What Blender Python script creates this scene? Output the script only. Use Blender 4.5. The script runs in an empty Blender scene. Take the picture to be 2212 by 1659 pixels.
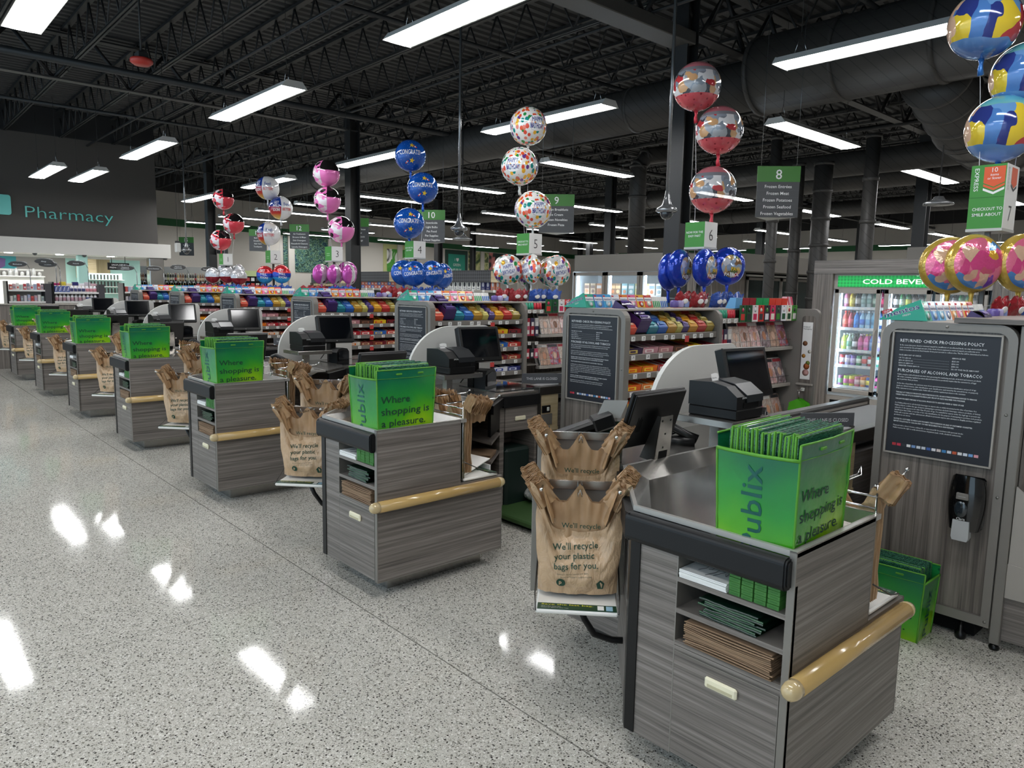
import bpy, math, random
from mathutils import Vector, Matrix, noise
random.seed(7)
R = random.Random(11)
SC = bpy.context.scene
COL = SC.collection
# ------------------------------------------------------------------ camera
cam_d = bpy.data.cameras.new('camera'); cam = bpy.data.objects.new('camera', cam_d); COL.objects.link(cam)
cam_d.sensor_fit = 'HORIZONTAL'; cam_d.sensor_width = 36.0
cam_d.lens = 1580.82 / 2212 * 36.0
cam_d.clip_start = 0.05; cam_d.clip_end = 300
def _rz(a): return Matrix.Rotation(a, 3, 'Z')
_A, _B, _G = .8384, -.1274, -.018
_Rm = Matrix.Rotation(_A, 3, 'Z') @ Matrix.Rotation(_B, 3, 'X') @ Matrix.Rotation(_G, 3, 'Y')
_right = _Rm @ Vector((1, 0, 0)); _fwd = _Rm @ Vector((0, 1, 0)); _up = _Rm @ Vector((0, 0, 1))
cam.matrix_world = Matrix(((_right.x, _up.x, -_fwd.x, .9273), (_right.y, _up.y, -_fwd.y, -1.918),
                           (_right.z, _up.z, -_fwd.z, 1.6158), (0, 0, 0, 1)))
SC.camera = cam
# ------------------------------------------------------------------ world, exposure
W = bpy.data.worlds.new('world'); SC.world = W; W.use_nodes = True
W.node_tree.nodes['Background'].inputs[0].default_value = (.62, .83, 1, 1)
W.node_tree.nodes['Background'].inputs[1].default_value = 1.1      # daylight from the shop front behind the camera
LAMP = 15.5                                                          # ceiling lamp lens emission
SC.view_settings.view_transform = 'Standard'; SC.view_settings.look = 'None'
SC.view_settings.exposure = 0.5; SC.view_settings.gamma = 1.0
SC.view_settings.use_curve_mapping = False
try:
    SC.cycles.use_denoising = True; SC.cycles.max_bounces = 7; SC.cycles.diffuse_bounces = 4
    SC.cycles.glossy_bounces = 3; SC.cycles.transmission_bounces = 4; SC.cycles.transparent_max_bounces = 10
    SC.cycles.sample_clamp_indirect = 6; SC.cycles.caustics_reflective = False; SC.cycles.caustics_refractive = False
except Exception: pass
# ------------------------------------------------------------------ materials
_MC = {}
def srgb(h):
    h = h.lstrip('#'); c = [int(h[i:i+2], 16) / 255 for i in (0, 2, 4)]
    return tuple(((x / 12.92) if x <= .04045 else ((x + .055) / 1.055) ** 2.4) for x in c)
def _new(name):
    m = bpy.data.materials.new(name); m.use_nodes = True
    nt = m.node_tree; b = nt.nodes['Principled BSDF']
    return m, nt, b
def mat(name, col='#808080', rough=.5, metal=0, emit=0, trans=0, coat=0, alpha=1, spec=.5):
    if name in _MC: return _MC[name]
    m, nt, b = _new(name)
    c = srgb(col) if isinstance(col, str) else col
    b.inputs['Base Color'].default_value = (*c, 1); b.inputs['Roughness'].default_value = rough
    b.inputs['Metallic'].default_value = metal; b.inputs['Specular IOR Level'].default_value = spec
    b.inputs['Coat Weight'].default_value = coat; b.inputs['Coat Roughness'].default_value = .05
    b.inputs['Transmission Weight'].default_value = trans; b.inputs['Alpha'].default_value = alpha
    if emit:
        b.inputs['Emission Color'].default_value = (*c, 1); b.inputs['Emission Strength'].default_value = emit
    m.diffuse_color = (*c, 1)
    _MC[name] = m; return m
class NT:
    def __init__(s, nt): s.nt = nt; s.n = nt.nodes; s.l = nt.links.new
    def node(s, t, **kw):
        n = s.n.new(t)
        for k, v in kw.items(): setattr(n, k, v)
        return n
    def math(s, op, a, b=0.0, c=None, clamp=False):
        n = s.n.new('ShaderNodeMath'); n.operation = op; n.use_clamp = clamp
        for i, x in enumerate((a, b, c)):
            if x is None: continue
            if isinstance(x, (int, float)): n.inputs[i].default_value = x
            else: s.l(x, n.inputs[i])
        return n.outputs[0]
    def co(s, kind='Object'): return s.n.new('ShaderNodeTexCoord').outputs[kind]
    def map(s, v, scale=(1, 1, 1), loc=(0, 0, 0)):
        n = s.n.new('ShaderNodeMapping'); n.inputs['Scale'].default_value = scale; n.inputs['Location'].default_value = loc
        s.l(v, n.inputs[0]); return n.outputs[0]
    def noise(s, v, scale=5, detail=3, rough=.5, dist=0):
        n = s.n.new('ShaderNodeTexNoise'); n.inputs['Scale'].default_value = scale; n.inputs['Detail'].default_value = detail
        n.inputs['Roughness'].default_value = rough; n.inputs['Distortion'].default_value = dist
        s.l(v, n.inputs['Vector']); return n
    def vor(s, v, scale=5, feature='F1', rnd=1):
        n = s.n.new('ShaderNodeTexVoronoi'); n.feature = feature; n.inputs['Scale'].default_value = scale
        n.inputs['Randomness'].default_value = rnd; s.l(v, n.inputs['Vector']); return n
    def warp(s, v, amt=.1, scale=6):
        k = s.noise(v, scale, 2, .5).outputs[1]; a = s.n.new('ShaderNodeVectorMath'); a.operation = 'MULTIPLY_ADD'
        s.l(k, a.inputs[0]); a.inputs[1].default_value = (amt, amt, amt); s.l(v, a.inputs[2]); return a.outputs[0]
    def ramp(s, f, stops, interp='LINEAR'):
        n = s.n.new('ShaderNodeValToRGB'); r = n.color_ramp; r.interpolation = interp
        while len(r.elements) < len(stops): r.elements.new(.5)
        for e, (p, c) in zip(r.elements, stops):
            e.position = p; e.color = (*(srgb(c) if isinstance(c, str) else c), 1)
        s.l(f, n.inputs[0]); return n.outputs[0]
    def mix(s, f, a, b, mode='MIX'):
        n = s.n.new('ShaderNodeMix'); n.data_type = 'RGBA'; n.blend_type = mode
        for i, x in ((0, f), (6, a), (7, b)):
            if isinstance(x, (int, float)): n.inputs[i].default_value = x
            elif isinstance(x, (tuple, str)): n.inputs[i].default_value = (*(srgb(x) if isinstance(x, str) else x), 1)
            else: s.l(x, n.inputs[i])
        return n.outputs[2]
    def sep(s, v):
        n = s.n.new('ShaderNodeSeparateXYZ'); s.l(v, n.inputs[0]); return n.outputs
    def bump(s, h, b, st=.3, dist=.01):
        n = s.n.new('ShaderNodeBump'); n.inputs['Strength'].default_value = st; n.inputs['Distance'].default_value = dist
        s.l(h, n.inputs['Height']); s.l(n.outputs[0], b.inputs['Normal'])
def pmat(name, fn, rough=.5, metal=0, coat=0, spec=.5):
    if name in _MC: return _MC[name]
    m, nt, b = _new(name); n = NT(nt)
    b.inputs['Roughness'].default_value = rough; b.inputs['Metallic'].default_value = metal
    b.inputs['Coat Weight'].default_value = coat; b.inputs['Coat Roughness'].default_value = .06
    b.inputs['Specular IOR Level'].default_value = spec
    c = fn(n, b)
    if c is not None: nt.links.new(c, b.inputs['Base Color'])
    _MC[name] = m; return m
def _wood(sx, sy, sz, c0, c1, c2):
    def fn(n, b):
        v = n.map(n.co(), (sx, sy, sz))
        a = n.noise(v, 1, 5, .62).outputs[0]
        v2 = n.map(n.co(), (sx * 5, sy * 5, sz * 3.1), (3, 7, 1))
        a2 = n.noise(v2, 1, 2, .5).outputs[0]
        f = n.math('ADD', n.math('MULTIPLY', a, .72), n.math('MULTIPLY', a2, .28))
        n.bump(f, b, .12, .002)
        return n.ramp(f, [(.33, c0), (.5, c1), (.68, c2)])
    return fn
WOODH = pmat('grey_oak_horizontal', _wood(.9, .9, 75, '#504b47', '#746d67', '#948d87'), .42)
WOODV = pmat('grey_oak_vertical', _wood(40, 40, .9, '#4a4440', '#756d66', '#928a82'), .42)
def _terrazzo(n, b):
    co = n.co()
    v1 = n.vor(co, 108); v2 = n.vor(co, 205); v3 = n.vor(co, 55)
    big = n.noise(co, .8, 3).outputs[0]
    r1 = n.sep(v1.outputs['Color'])[0]; r2 = n.sep(v2.outputs['Color'])[1]; r3 = n.sep(v3.outputs['Color'])[2]
    base = n.mix(big, '#bfbcb3', '#ccc9c0')
    chip1 = n.ramp(r1, [(0, '#2a2826'), (.1, '#6d675e'), (.24, '#aaa69b'), (.5, '#d4d1c9'), (.82, '#ebe9e3')], 'CONSTANT')
    c = n.mix(n.math('MULTIPLY', n.math('LESS_THAN', v1.outputs['Distance'], .46), .85), base, chip1)
    chip2 = n.ramp(r2, [(0, '#24221f'), (.15, '#6a645a'), (.3, '#b5b0a5'), (.75, '#dedad1')], 'CONSTANT')
    c = n.mix(n.math('MULTIPLY', n.math('LESS_THAN', v2.outputs['Distance'], .4), .8), c, chip2)
    in3 = n.math('MULTIPLY', n.math('LESS_THAN', v3.outputs['Distance'], .22), n.math('LESS_THAN', r3, .2))
    c = n.mix(in3, c, '#3d3935')
    x, y, z = n.sep(co)
    jy = n.math('LESS_THAN', n.math('PINGPONG', n.math('ADD', y, .1), 3.05), .0034)
    jx = n.math('LESS_THAN', n.math('PINGPONG', n.math('ADD', x, 2.6), 3.05), .0018)
    c = n.mix(n.math('MULTIPLY', n.math('MAXIMUM', jy, jx), .7), c, '#4b4843')
    rr = n.noise(co, 2.5, 4, .6).outputs[0]
    n.l(n.math('MULTIPLY_ADD', rr, .06, .04), b.inputs['Roughness'])
    wv = n.noise(co, 1.7, 2).outputs[0]; n.bump(wv, b, .05, .02)
    return c
FLOOR = pmat('terrazzo', _terrazzo, .14, coat=0, spec=.2)
def _steel(n, b):
    s = n.noise(n.co(), 3, 3, .5).outputs[0]
    n.l(n.math('MULTIPLY_ADD', s, .08, .2), b.inputs['Roughness'])
    return n.mix(s, '#a9a6a1', '#b0ada8')
STEEL = pmat('brushed_steel', _steel, .3, .92)
STEELB = mat('bright_steel_edge', '#b3b1ac', .3, .45)
DSTEEL = mat('dark_steel', '#5d5b58', .35, .9)
CHROME = mat('chrome', '#d8d8d8', .12, 1)
ALU = mat('grey_aluminium_edge', '#8d8983', .38, .55)
TAUPE = mat('taupe_metal', '#85807a', .45, .25)
TAUPEL = mat('light_taupe_metal', '#a39d95', .5)
BLACK = mat('black_plastic', '#0a0a0b', .36, spec=.4)
BLACKR = mat('black_rubber_bumper', '#0d0e10', .45, spec=.4)
BLACKM = mat('black_matte', '#060607', .8, spec=.2)
SCREEN = mat('black_glass_screen', '#06080d', .1, coat=.2)
WHITE = mat('white_plastic', '#eceae4', .35)
PAPER = mat('white_paper', '#f2f1ee', .8)
SHIELD = mat('white_laminate', '#dcdad4', .4)
CREAM = mat('cream_handle', '#ece5c8', .35)
MAPLE = pmat('pale_maple', _wood(1.5, 1.5, 30, '#b8a27a', '#cbb790', '#d8c7a3'), .5)
RAIL = mat('yellow_tan_rail', '#c2a064', .22, coat=.5)
RAILCAP = mat('clear_amber_cap', '#c4ae82', .1, coat=.6)
NAVY = mat('charcoal_navy_board', '#24272e', .5)
TXTW = mat('white_lettering', '#eceded', .6)
TXTD = mat('dark_green_lettering', '#10402f', .6)
TXTK = mat('black_lettering', '#26282a', .6)
LENS = mat('lamp_lens', '#ffffff', .4, emit=LAMP)
LAMPW = mat('lamp_white_steel', '#c9c9c6', .5)
DECK = mat('black_painted_deck', '#343536', .65)
STRUT = mat('black_painted_steel', '#262728', .5)
def _duct(n, b):
    x, y, z = n.sep(n.co()); w = n.math('LESS_THAN', n.math('FRACT', n.math('MULTIPLY', n.math('ADD', n.math('ADD', x, z), n.math('MULTIPLY', y, .12)), 5.5)), .06)
    n.bump(w, b, .6, .01); return n.mix(w, '#3e3c3a', '#242322')
DUCT = pmat('dark_painted_duct', _duct, .5)
# ------------------------------------------------------------------ mesh builder
I4 = Matrix.Identity(4)
_TC = {}
def text_geo(s, res=2, off=0.0):
    k = (s, res, off)
    if k in _TC: return _TC[k]
    cu = bpy.data.curves.new('t', 'FONT'); cu.body = s; cu.size = 1; cu.resolution_u = res; cu.fill_mode = 'FRONT'; cu.offset = off
    ob = bpy.data.objects.new('t', cu)
    me = ob.to_mesh()
    vs = [(v.co.x, v.co.y) for v in me.vertices]; fs = [list(p.vertices) for p in me.polygons]
    ob.to_mesh_clear(); bpy.data.objects.remove(ob); bpy.data.curves.remove(cu)
    xs = [v[0] for v in vs] or [0]; ys = [v[1] for v in vs] or [0]
    _TC[k] = (vs, fs, min(xs), max(xs), min(ys), max(ys)); return _TC[k]
def frame(o, x, y):
    x = Vector(x).normalized(); y = Vector(y); y = (y - x * y.dot(x)).normalized(); z = x.cross(y); o = Vector(o)
    return Matrix(((x.x, y.x, z.x, o.x), (x.y, y.y, z.y, o.y), (x.z, y.z, z.z, o.z), (0, 0, 0, 1)))
def TR(x, y, z, rz=0, rx=0, ry=0):
    return Matrix.Translation((x, y, z)) @ Matrix.Rotation(rz, 4, 'Z') @ Matrix.Rotation(rx, 4, 'X') @ Matrix.Rotation(ry, 4, 'Y')
class MB:
    def __init__(s, T=None): s.v = []; s.f = []; s.mi = []; s.sm = []; s.ms = []; s.T = T
    def add(s, vs, fs, m, smooth=False, T=None):
        if m not in s.ms: s.ms.append(m)
        k = s.ms.index(m); o = len(s.v)
        TT = T if s.T is None else (s.T if T is None else s.T @ T)
        s.v += [TT @ Vector(v) for v in vs] if TT is not None else [Vector(v) for v in vs]
        for f in fs: s.f.append([i + o for i in f]); s.mi.append(k); s.sm.append(smooth)
        return s
    def box(s, x0, y0, z0, x1, y1, z1, m, c=0, T=None):
        if x0 > x1: x0, x1 = x1, x0
        if y0 > y1: y0, y1 = y1, y0
        if z0 > z1: z0, z1 = z1, z0
        if c <= 0:
            return s.add([(x0,y0,z0),(x1,y0,z0),(x1,y1,z0),(x0,y1,z0),(x0,y0,z1),(x1,y0,z1),(x1,y1,z1),(x0,y1,z1)],
                  [(0,3,2,1),(4,5,6,7),(0,1,5,4),(1,2,6,5),(2,3,7,6),(3,0,4,7)], m, False, T)
        c = min(c, (x1-x0)*.49, (y1-y0)*.49, (z1-z0)*.49)
        vs = []; ix = {}
        for a in (0, 1):
            for b in (0, 1):
                for d in (0, 1):
                    X = (x0, x1)[a]; Y = (y0, y1)[b]; Z = (z0, z1)[d]
                    Xi = X + (c if a == 0 else -c); Yi = Y + (c if b == 0 else -c); Zi = Z + (c if d == 0 else -c)
                    for k, p in enumerate(((X, Yi, Zi), (Xi, Y, Zi), (Xi, Yi, Z))): ix[a, b, d, k] = len(vs); vs.append(p)
        fs = []
        for a in (0, 1): fs.append([ix[a, b, d, 0] for b, d in ((0,0),(1,0),(1,1),(0,1))][::1 if a else -1])
        for b in (0, 1): fs.append([ix[a, b, d, 1] for a, d in ((0,0),(1,0),(1,1),(0,1))][::-1 if b else 1])
        for d in (0, 1): fs.append([ix[a, b, d, 2] for a, b in ((0,0),(1,0),(1,1),(0,1))][::1 if d else -1])
        for a in (0, 1):
            for b in (0, 1): fs.append([ix[a,b,0,0], ix[a,b,1,0], ix[a,b,1,1], ix[a,b,0,1]])
            for d in (0, 1): fs.append([ix[a,0,d,0], ix[a,1,d,0], ix[a,1,d,2], ix[a,0,d,2]])
        for b in (0, 1):
            for d in (0, 1): fs.append([ix[0,b,d,1], ix[1,b,d,1], ix[1,b,d,2], ix[0,b,d,2]])
            for a in (0, 1):
                for d in (0, 1): fs.append([ix[a,b,d,0], ix[a,b,d,1], ix[a,b,d,2]])
        return s.add(vs, fs, m, False, T)
    def prism(s, pts, a, b, m, axis='z', T=None, smooth=False):
        n = len(pts)
        def P(p, t): return (p[0], p[1], t) if axis == 'z' else ((t, p[0], p[1]) if axis == 'x' else (p[0], t, p[1]))
        vs = [P(p, a) for p in pts] + [P(p, b) for p in pts]
        fs = [list(range(n))[::-1], list(range(n, 2*n))] + [(i, (i+1) % n, n + (i+1) % n, n + i) for i in range(n)]
        return s.add(vs, fs, m, smooth, T)
    def quad(s, a, b, c, d, m, T=None): return s.add([a, b, c, d], [(0, 1, 2, 3)], m, False, T)
    def tube(s, path, r, m, n=8, T=None, closed=False, smooth=True):
        P = [Vector(p) for p in path]; k = len(P); vs = []; fs = []
        d0 = (P[1] - P[0]).normalized(); up = Vector((0, 0, 1)) if abs(d0.z) < .9 else Vector((1, 0, 0))
        nr = (up - d0 * up.dot(d0)).normalized()
        for i in range(k):
            if closed: d = (P[(i+1) % k] - P[i-1])
            else: d = P[min(i+1, k-1)] - P[max(i-1, 0)]
            d = d.normalized(); nr = (nr - d * nr.dot(d))
            nr = nr.normalized() if nr.length > 1e-6 else d.orthogonal().normalized()
            bi = d.cross(nr); rr = r[i] if isinstance(r, (list, tuple)) else r
            for j in range(n):
                t = 2 * math.pi * j / n; vs.append(P[i] + nr * (rr * math.cos(t)) + bi * (rr * math.sin(t)))
        for i in range(k if closed else k - 1):
            for j in range(n):
                a = i*n + j; b = i*n + (j+1) % n; i2 = (i+1) % k
                fs.append((a, b, i2*n + (j+1) % n, i2*n + j))
        if not closed: fs += [list(range(n))[::-1], list(range((k-1)*n, k*n))]
        return s.add(vs, fs, m, smooth, T)
    def lathe(s, prof, m, n=16, T=None, smooth=True):
        vs = []; fs = []; k = len(prof)
        for r, z in prof:
            for j in range(n): t = 2*math.pi*j/n; vs.append((r*math.cos(t), r*math.sin(t), z))
        for i in range(k-1):
            for j in range(n): fs.append((i*n+j, i*n+(j+1) % n, (i+1)*n+(j+1) % n, (i+1)*n+j))
        fs += [list(range(n))[::-1], list(range((k-1)*n, k*n))]
        return s.add(vs, fs, m, smooth, T)
    def ell(s, c, rx, ry, rz, m, nu=16, nv=10, T=None):
        vs = []; fs = []
        for i in range(nv+1):
            p = math.pi*i/nv
            for j in range(nu):
                t = 2*math.pi*j/nu; vs.append((c[0]+rx*math.sin(p)*math.cos(t), c[1]+ry*math.sin(p)*math.sin(t), c[2]-rz*math.cos(p)))
        for i in range(nv):
            for j in range(nu): fs.append((i*nu+j, i*nu+(j+1) % nu, (i+1)*nu+(j+1) % nu, (i+1)*nu+j))
        return s.add(vs, fs, m, True, T)
    def grid(s, fn, nu, nv, m, T=None, smooth=True):
        vs = [fn(i/nu, j/nv) for j in range(nv+1) for i in range(nu+1)]
        fs = [(j*(nu+1)+i, j*(nu+1)+i+1, (j+1)*(nu+1)+i+1, (j+1)*(nu+1)+i) for j in range(nv) for i in range(nu)]
        return s.add(vs, fs, m, smooth, T)
    def text(s, st, T, m, size=None, width=None, al='l', warp=None, res=2, off=0.0, dz=.001, wmax=None):
        """lettering on the local XY plane of T (normal +Z); size = cap height"""
        vs, fs, x0, x1, y0, y1 = text_geo(st, res, off)
        if not vs: return s
        cap = .729
        sy = (size / cap) if size else width / (x1 - x0)
        sx = (width / (x1 - x0)) if width else sy
        if wmax and (x1 - x0) * sx > wmax: sx = wmax / (x1 - x0)
        ox = {'l': x0, 'c': (x0+x1)/2, 'r': x1}[al]
        pts = [((x-ox)*sx, y*sy, dz) for x, y in vs]
        if warp: pts = [warp(p) for p in pts]
        return s.add(pts, fs, m, False, T)
    def build(s, name, parent=None, base=None):
        me = bpy.data.meshes.new(name)
        b = base if base is not None else (BASE[parent] if parent is not None else Vector((0, 0, 0)))
        me.from_pydata([tuple(v - b) for v in s.v], [], s.f)
        for m in s.ms: me.materials.append(m)
        me.polygons.foreach_set('material_index', s.mi); me.polygons.foreach_set('use_smooth', s.sm)
        me.update()
        o = bpy.data.objects.new(name, me); COL.objects.link(o)
        BASE[o] = Vector(b)
        if parent is not None: o.parent = parent; KIDS.setdefault(parent, []).append(o)
        else: o.location = b
        return o
BASE = {}; KIDS = {}
def tag(o, label=None, cat=None, group=None, kind=None):
    if label: o['label'] = label
    if cat: o['category'] = cat
    if group: o['group'] = group
    if kind: o['kind'] = kind
    return o
def thing(name, label, cat, base=(0, 0, 0), group=None):
    o = bpy.data.objects.new(name, None); COL.objects.link(o); o.empty_display_size = .05
    o.location = base; BASE[o] = Vector(base); return tag(o, label, cat, group)
def solo(mb, name, label, cat, base=None, group=None):
    if base is None:
        n = len(mb.v); base = Vector((sum(v.x for v in mb.v)/n, sum(v.y for v in mb.v)/n, min(v.z for v in mb.v)))
    return tag(mb.build(name, None, Vector(base)), label, cat, group)
def struct(mb, name, base=None):
    return tag(mb.build(name, None, Vector(base) if base else Vector((0, 0, 0))), kind='structure')
def copy_tree(o, off=None, parent=None):
    c = o.copy(); COL.objects.link(c)
    if parent is not None: c.parent = parent; KIDS.setdefault(parent, []).append(c)
    if off is not None: c.location = o.location + Vector(off)
    BASE[c] = BASE[o]
    for ch in KIDS.get(o, ()): copy_tree(ch, None, c)
    return c
def put(o, loc, rz=0, label=None, group=None):
    c = copy_tree(o); c.location = loc; c.rotation_euler = (0, 0, rz)
    if label: c['label'] = label
    if group: c['group'] = group
    return c
def wob(x, y, z=0): return noise.noise(Vector((x, y, z)))
NUM = {i: w for i, w in enumerate('zero one two three four five six seven eight nine ten eleven twelve thirteen fourteen fifteen'.split())}
# ================================================================== SETTING
mb = MB(); mb.box(-40, -9, -.1, 8, 40, 0, FLOOR); struct(mb, 'floor')
# ribbed roof deck, ribs running along the lanes
mb = MB(); x = -40.0; prof = []
while x < 8: prof += [(x, 6.12), (x+.09, 6.12), (x+.115, 6.16), (x+.185, 6.16)]; x += .21
vs = [(a, -9, c) for a, c in prof] + [(a, 40, c) for a, c in prof]; n = len(prof)
mb.add(vs, [(i, i+1, n+i+1, n+i) for i in range(n-1)], DECK); struct(mb, 'ceiling')
# walls
WALLU = mat('warm_grey_wall', '#a5a29d', .8); WALLL = mat('beige_wall', '#c6c2ba', .8); STRIPE = mat('dark_green_stripe', '#1d5a33', .6)
DARKW = mat('charcoal_upper_wall', '#1e1f21', .8)
def wall(name, p, q, z0, z1, m, t=.12):
    p = Vector((*p, 0)); q = Vector((*q, 0)); L = (q-p).length
    mb = MB(frame(p, q-p, (0, 0, 1))); mb.box(0, z0, -t, L, z1, 0, m); return mb
P0, P1, P2 = (-30.6, 3.2), (-37.03, 38.0), (6.5, 38)
for nm, z0, z1, m in (('wall_left', 0, 4.0, WALLL), ('wall_left', 4.0, 4.3, STRIPE), ('wall_left', 4.3, 5.38, WALLU), ('wall_left', 5.38, 6.12, DARKW)):
    struct(wall(nm, P0, P1, z0, z1, m), nm)
P1b = (-37.2, 38)
for nm, z0, z1, m in (('wall_back', 0, 4.0, WALLL), ('wall_back', 4.0, 4.3, STRIPE), ('wall_back', 4.3, 5.2, WALLU), ('wall_back', 5.2, 6.12, DARKW)):
    struct(wall(nm, P1b, P2, z0, z1, m), nm)
mb = MB(); mb.box(6.5, -9, 0, 6.62, 38, 6.12, WALLU); struct(mb, 'wall_right')
for i, t in enumerate((.1, .3, .5, .7)):      # pilaster seams on the left wall
    mb = MB(frame((P0[0]+(P1[0]-P0[0])*t, P0[1]+(P1[1]-P0[1])*t, 0), (P1[0]-P0[0], P1[1]-P0[1], 0), (0, 0, 1)))
    mb.box(0, 0, .001, .35, 3.99, .12, WALLL, .01); struct(mb, 'trim_%d' % (i+1))
# pharmacy bulkhead, soffit and back room
BULK = pmat('charcoal_bulkhead', lambda n, b: n.mix(n.noise(n.co(), 220, 1).outputs[0], '#4a4745', '#53504d'), .8)
mb = MB(); mb.box(-22.3, -9, 2.76, -22, 4.8, 5.42, BULK); struct(mb, 'wall_pharmacy')
mb = MB(); mb.box(-22.3, -9, 5.42, -22, 4.8, 6.12, DARKW); struct(mb, 'wall_pharmacy_upper')
SOF = mat('soffit_white', '#cbc9c4', .7)
mb = MB(); mb.box(-24.6, -9, 2.36, -21.93, 5.12, 2.755, SOF); struct(mb, 'trim_6')
mb = MB()
mb.box(-25.2, -9, 0, -25, 3.0, 2.36, mat('greige_pharmacy_wall', '#8f8b86', .8)); struct(mb, 'wall_pharmacy_back')
TEAL = mat('teal_print', '#2f8a90', .6); MINT = mat('mint_wall', '#a9d2c9', .6)
mb = MB(); mb.box(-25.2, 3.0, 0, -25, 5.1, 2.36, MINT); struct(mb, 'wall_pharmacy_mint')
mb = MB(); mb.box(-22.32, 4.55, 0, -22.02, 4.95, 2.36, STEEL, .02); struct(mb, 'column_steel_clad')
mb = MB(); mb.box(-22.3, 2.74, 0, -22.05, 2.98, 2.36, MINT, .02); struct(mb, 'column_mint')
# columns on a 9.2 m grid, girders, joists
for cx in (3.7, -5.5, -14.7, -23.9, -33.1):
    for cy in (7, 16.2, 25.4, 34.6):
        if cx == 3.7 and cy < 16: continue
        if cx < -30 and cy < 20: continue
        mb = MB()
        mb.box(cx-.13, cy-.13, 0, cx+.13, cy-.105, 5.9, STRUT); mb.box(cx-.13, cy+.105, 0, cx+.13, cy+.13, 5.9, STRUT)
        mb.box(cx-.012, cy-.105, 0, cx+.012, cy+.105, 5.9, STRUT)
        mb.box(cx-.125, cy-.104, 0, cx+.125, cy+.104, 2.6, STRUT)
        struct(mb, 'column', (cx, cy, 0))
gm = MB()
gm.box(-.09, -9, 5.2, .09, 40, 5.225, mat('grey_girder_flange', '#3a3a3a', .5)); gm.box(-.01, -9, 5.22, .01, 40, 5.24, STRUT); gm.box(-.09, -9, 5.98, .09, 40, 6.01, STRUT)
y = -9.0; k = 0
while y < 39:
    gm.tube([(0, y, 5.23), (0, y+.62, 5.98)], .035, STRUT, 5); gm.tube([(0, y+.62, 5.98), (0, y+1.24, 5.23)], .035, STRUT, 5); y += 1.255
g0 = struct(gm, 'roof_girder')
for cx in (3.7, -5.5, -14.7, -23.9, -33.1): g0.location.x = cx if cx == 3.7 else g0.location.x; (None if cx == 3.7 else copy_tree(g0, (cx-3.7, 0, 0)))
# solid box beam to the big column
mb = MB(); mb.box(-5.68, -2, 5.02, -5.32, 7, 5.19, mat('grey_box_beam', '#4b4a48', .5), .01); struct(mb, 'roof_beam')
jm = MB()
for dz in (5.40, 5.43):
    jm.box(-9.1, -.045, dz, 0, -.012, dz+.012, STRUT); jm.box(-9.1, .012, dz, 0, .045, dz+.012, STRUT)
jm.box(-9.1, -.05, 6.06, 0, .05, 6.085, STRUT); jm.box(-9.1, -.05, 6.085, 0, -.035, 6.11, STRUT)
x = -9.1
for i in range(13):
    jm.tube([(x, 0, 5.42), (x+.35, 0, 6.07)], .016, STRUT, 5); jm.tube([(x+.35, 0, 6.07), (x+.7, 0, 5.42)], .016, STRUT, 5); x += .7
j0 = struct(jm, 'roof_joist'); first = True
for bx in (3.7, -5.5, -14.7, -23.9):
    for k in range(-5, 27):
        yy = 1.24 + 1.255*k
        if first: j0.location = (bx-.05, yy, 0); first = False
        else: copy_tree(j0).location = (bx-.05, yy, 0)
# sprinkler mains along the lanes and across
for (a, b, r) in (((-12.6, -8, 5.02), (-12.6, 38, 5.02), .06), ((-8.2, -8, 5.3), (-8.2, 38, 5.3), .035), ((-17.4, -8, 5.3), (-17.4, 38, 5.3), .035), ((-3.4, -8, 5.3), (-3.4, 38, 5.3), .035),
                  ((-30, 3.1, 5.28), (4, 3.1, 5.28), .025), ((-30, 6.2, 5.28), (4, 6.2, 5.28), .025), ((-30, 10.0, 5.2), (4, 10.0, 5.2), .04), ((-30, 14.6, 5.2), (4, 14.6, 5.2), .05)):
    mb = MB(); mb.tube([a, b], r, STRUT, 8); tag(solo(mb, 'sprinkler_pipe', 'black painted sprinkler pipe running under the roof joists', 'pipe', a, 'sprinkler pipes under the roof'))
# round ducts
def duct(name, label, pts, r, seams=1.15):
    t = thing(name, label, 'duct', pts[0])
    mb = MB(); mb.tube(pts, r, DUCT, 24); mb.build('duct_shell', t)
    for a, b in zip(pts, pts[1:]):
        a = Vector(a); b = Vector(b); d = b-a; n = max(1, int(d.length/seams))
        for i in range(n+1):
            c = a + d*(i/n); u = d.normalized(); sb = MB(); sb.tube([c-u*.03, c+u*.03], r+.018, DUCT, 24); sb.build('duct_collar', t)
    return t
duct('round_duct', 'long black round duct crossing above the checkouts', [(-21.5, 8.5, 4.77), (-5.2, 8.5, 4.77)], .37, 2.3)
duct('round_duct', 'widest black round duct ending beside the big square column', [(-5.15, 8.5, 4.86), (6, 8.5, 4.86)], .55, 1.2)
duct('round_duct', 'slimmer black duct behind the widest duct', [(-9.5, 13, 4.22), (5, 13, 4.22)], .24, 2)
duct('round_duct', 'black duct crossing over the frozen food aisle', [(-26, 19.5, 4.9), (5, 19.5, 4.9)], .3, 2.4)
duct('round_duct', 'lowest thin black duct crossing near the back wall', [(-26, 25, 4.75), (5, 25, 4.75)], .28, 2.4)
duct('round_duct', 'black elbow duct dropping under the widest duct', [(-2.9, 9.0, 4.5), (-2.9, 10.2, 4.1), (-2.9, 11.2, 4.0), (-2.4, 12.2, 4.05)], .42, .4)
duct('duct_riser', 'round black duct riser behind the hanging sign eight', [(-5.95, 12.3, 0), (-5.95, 12.3, 4.15)], .17, .5)
duct('duct_riser', 'thin black riser with elbow near the big square column', [(-10.5, 12.3, 2.45), (-10.5, 12.3, 4.6), (-10.4, 12.5, 4.85), (-9.9, 13.0, 4.95)], .2, .6)
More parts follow.
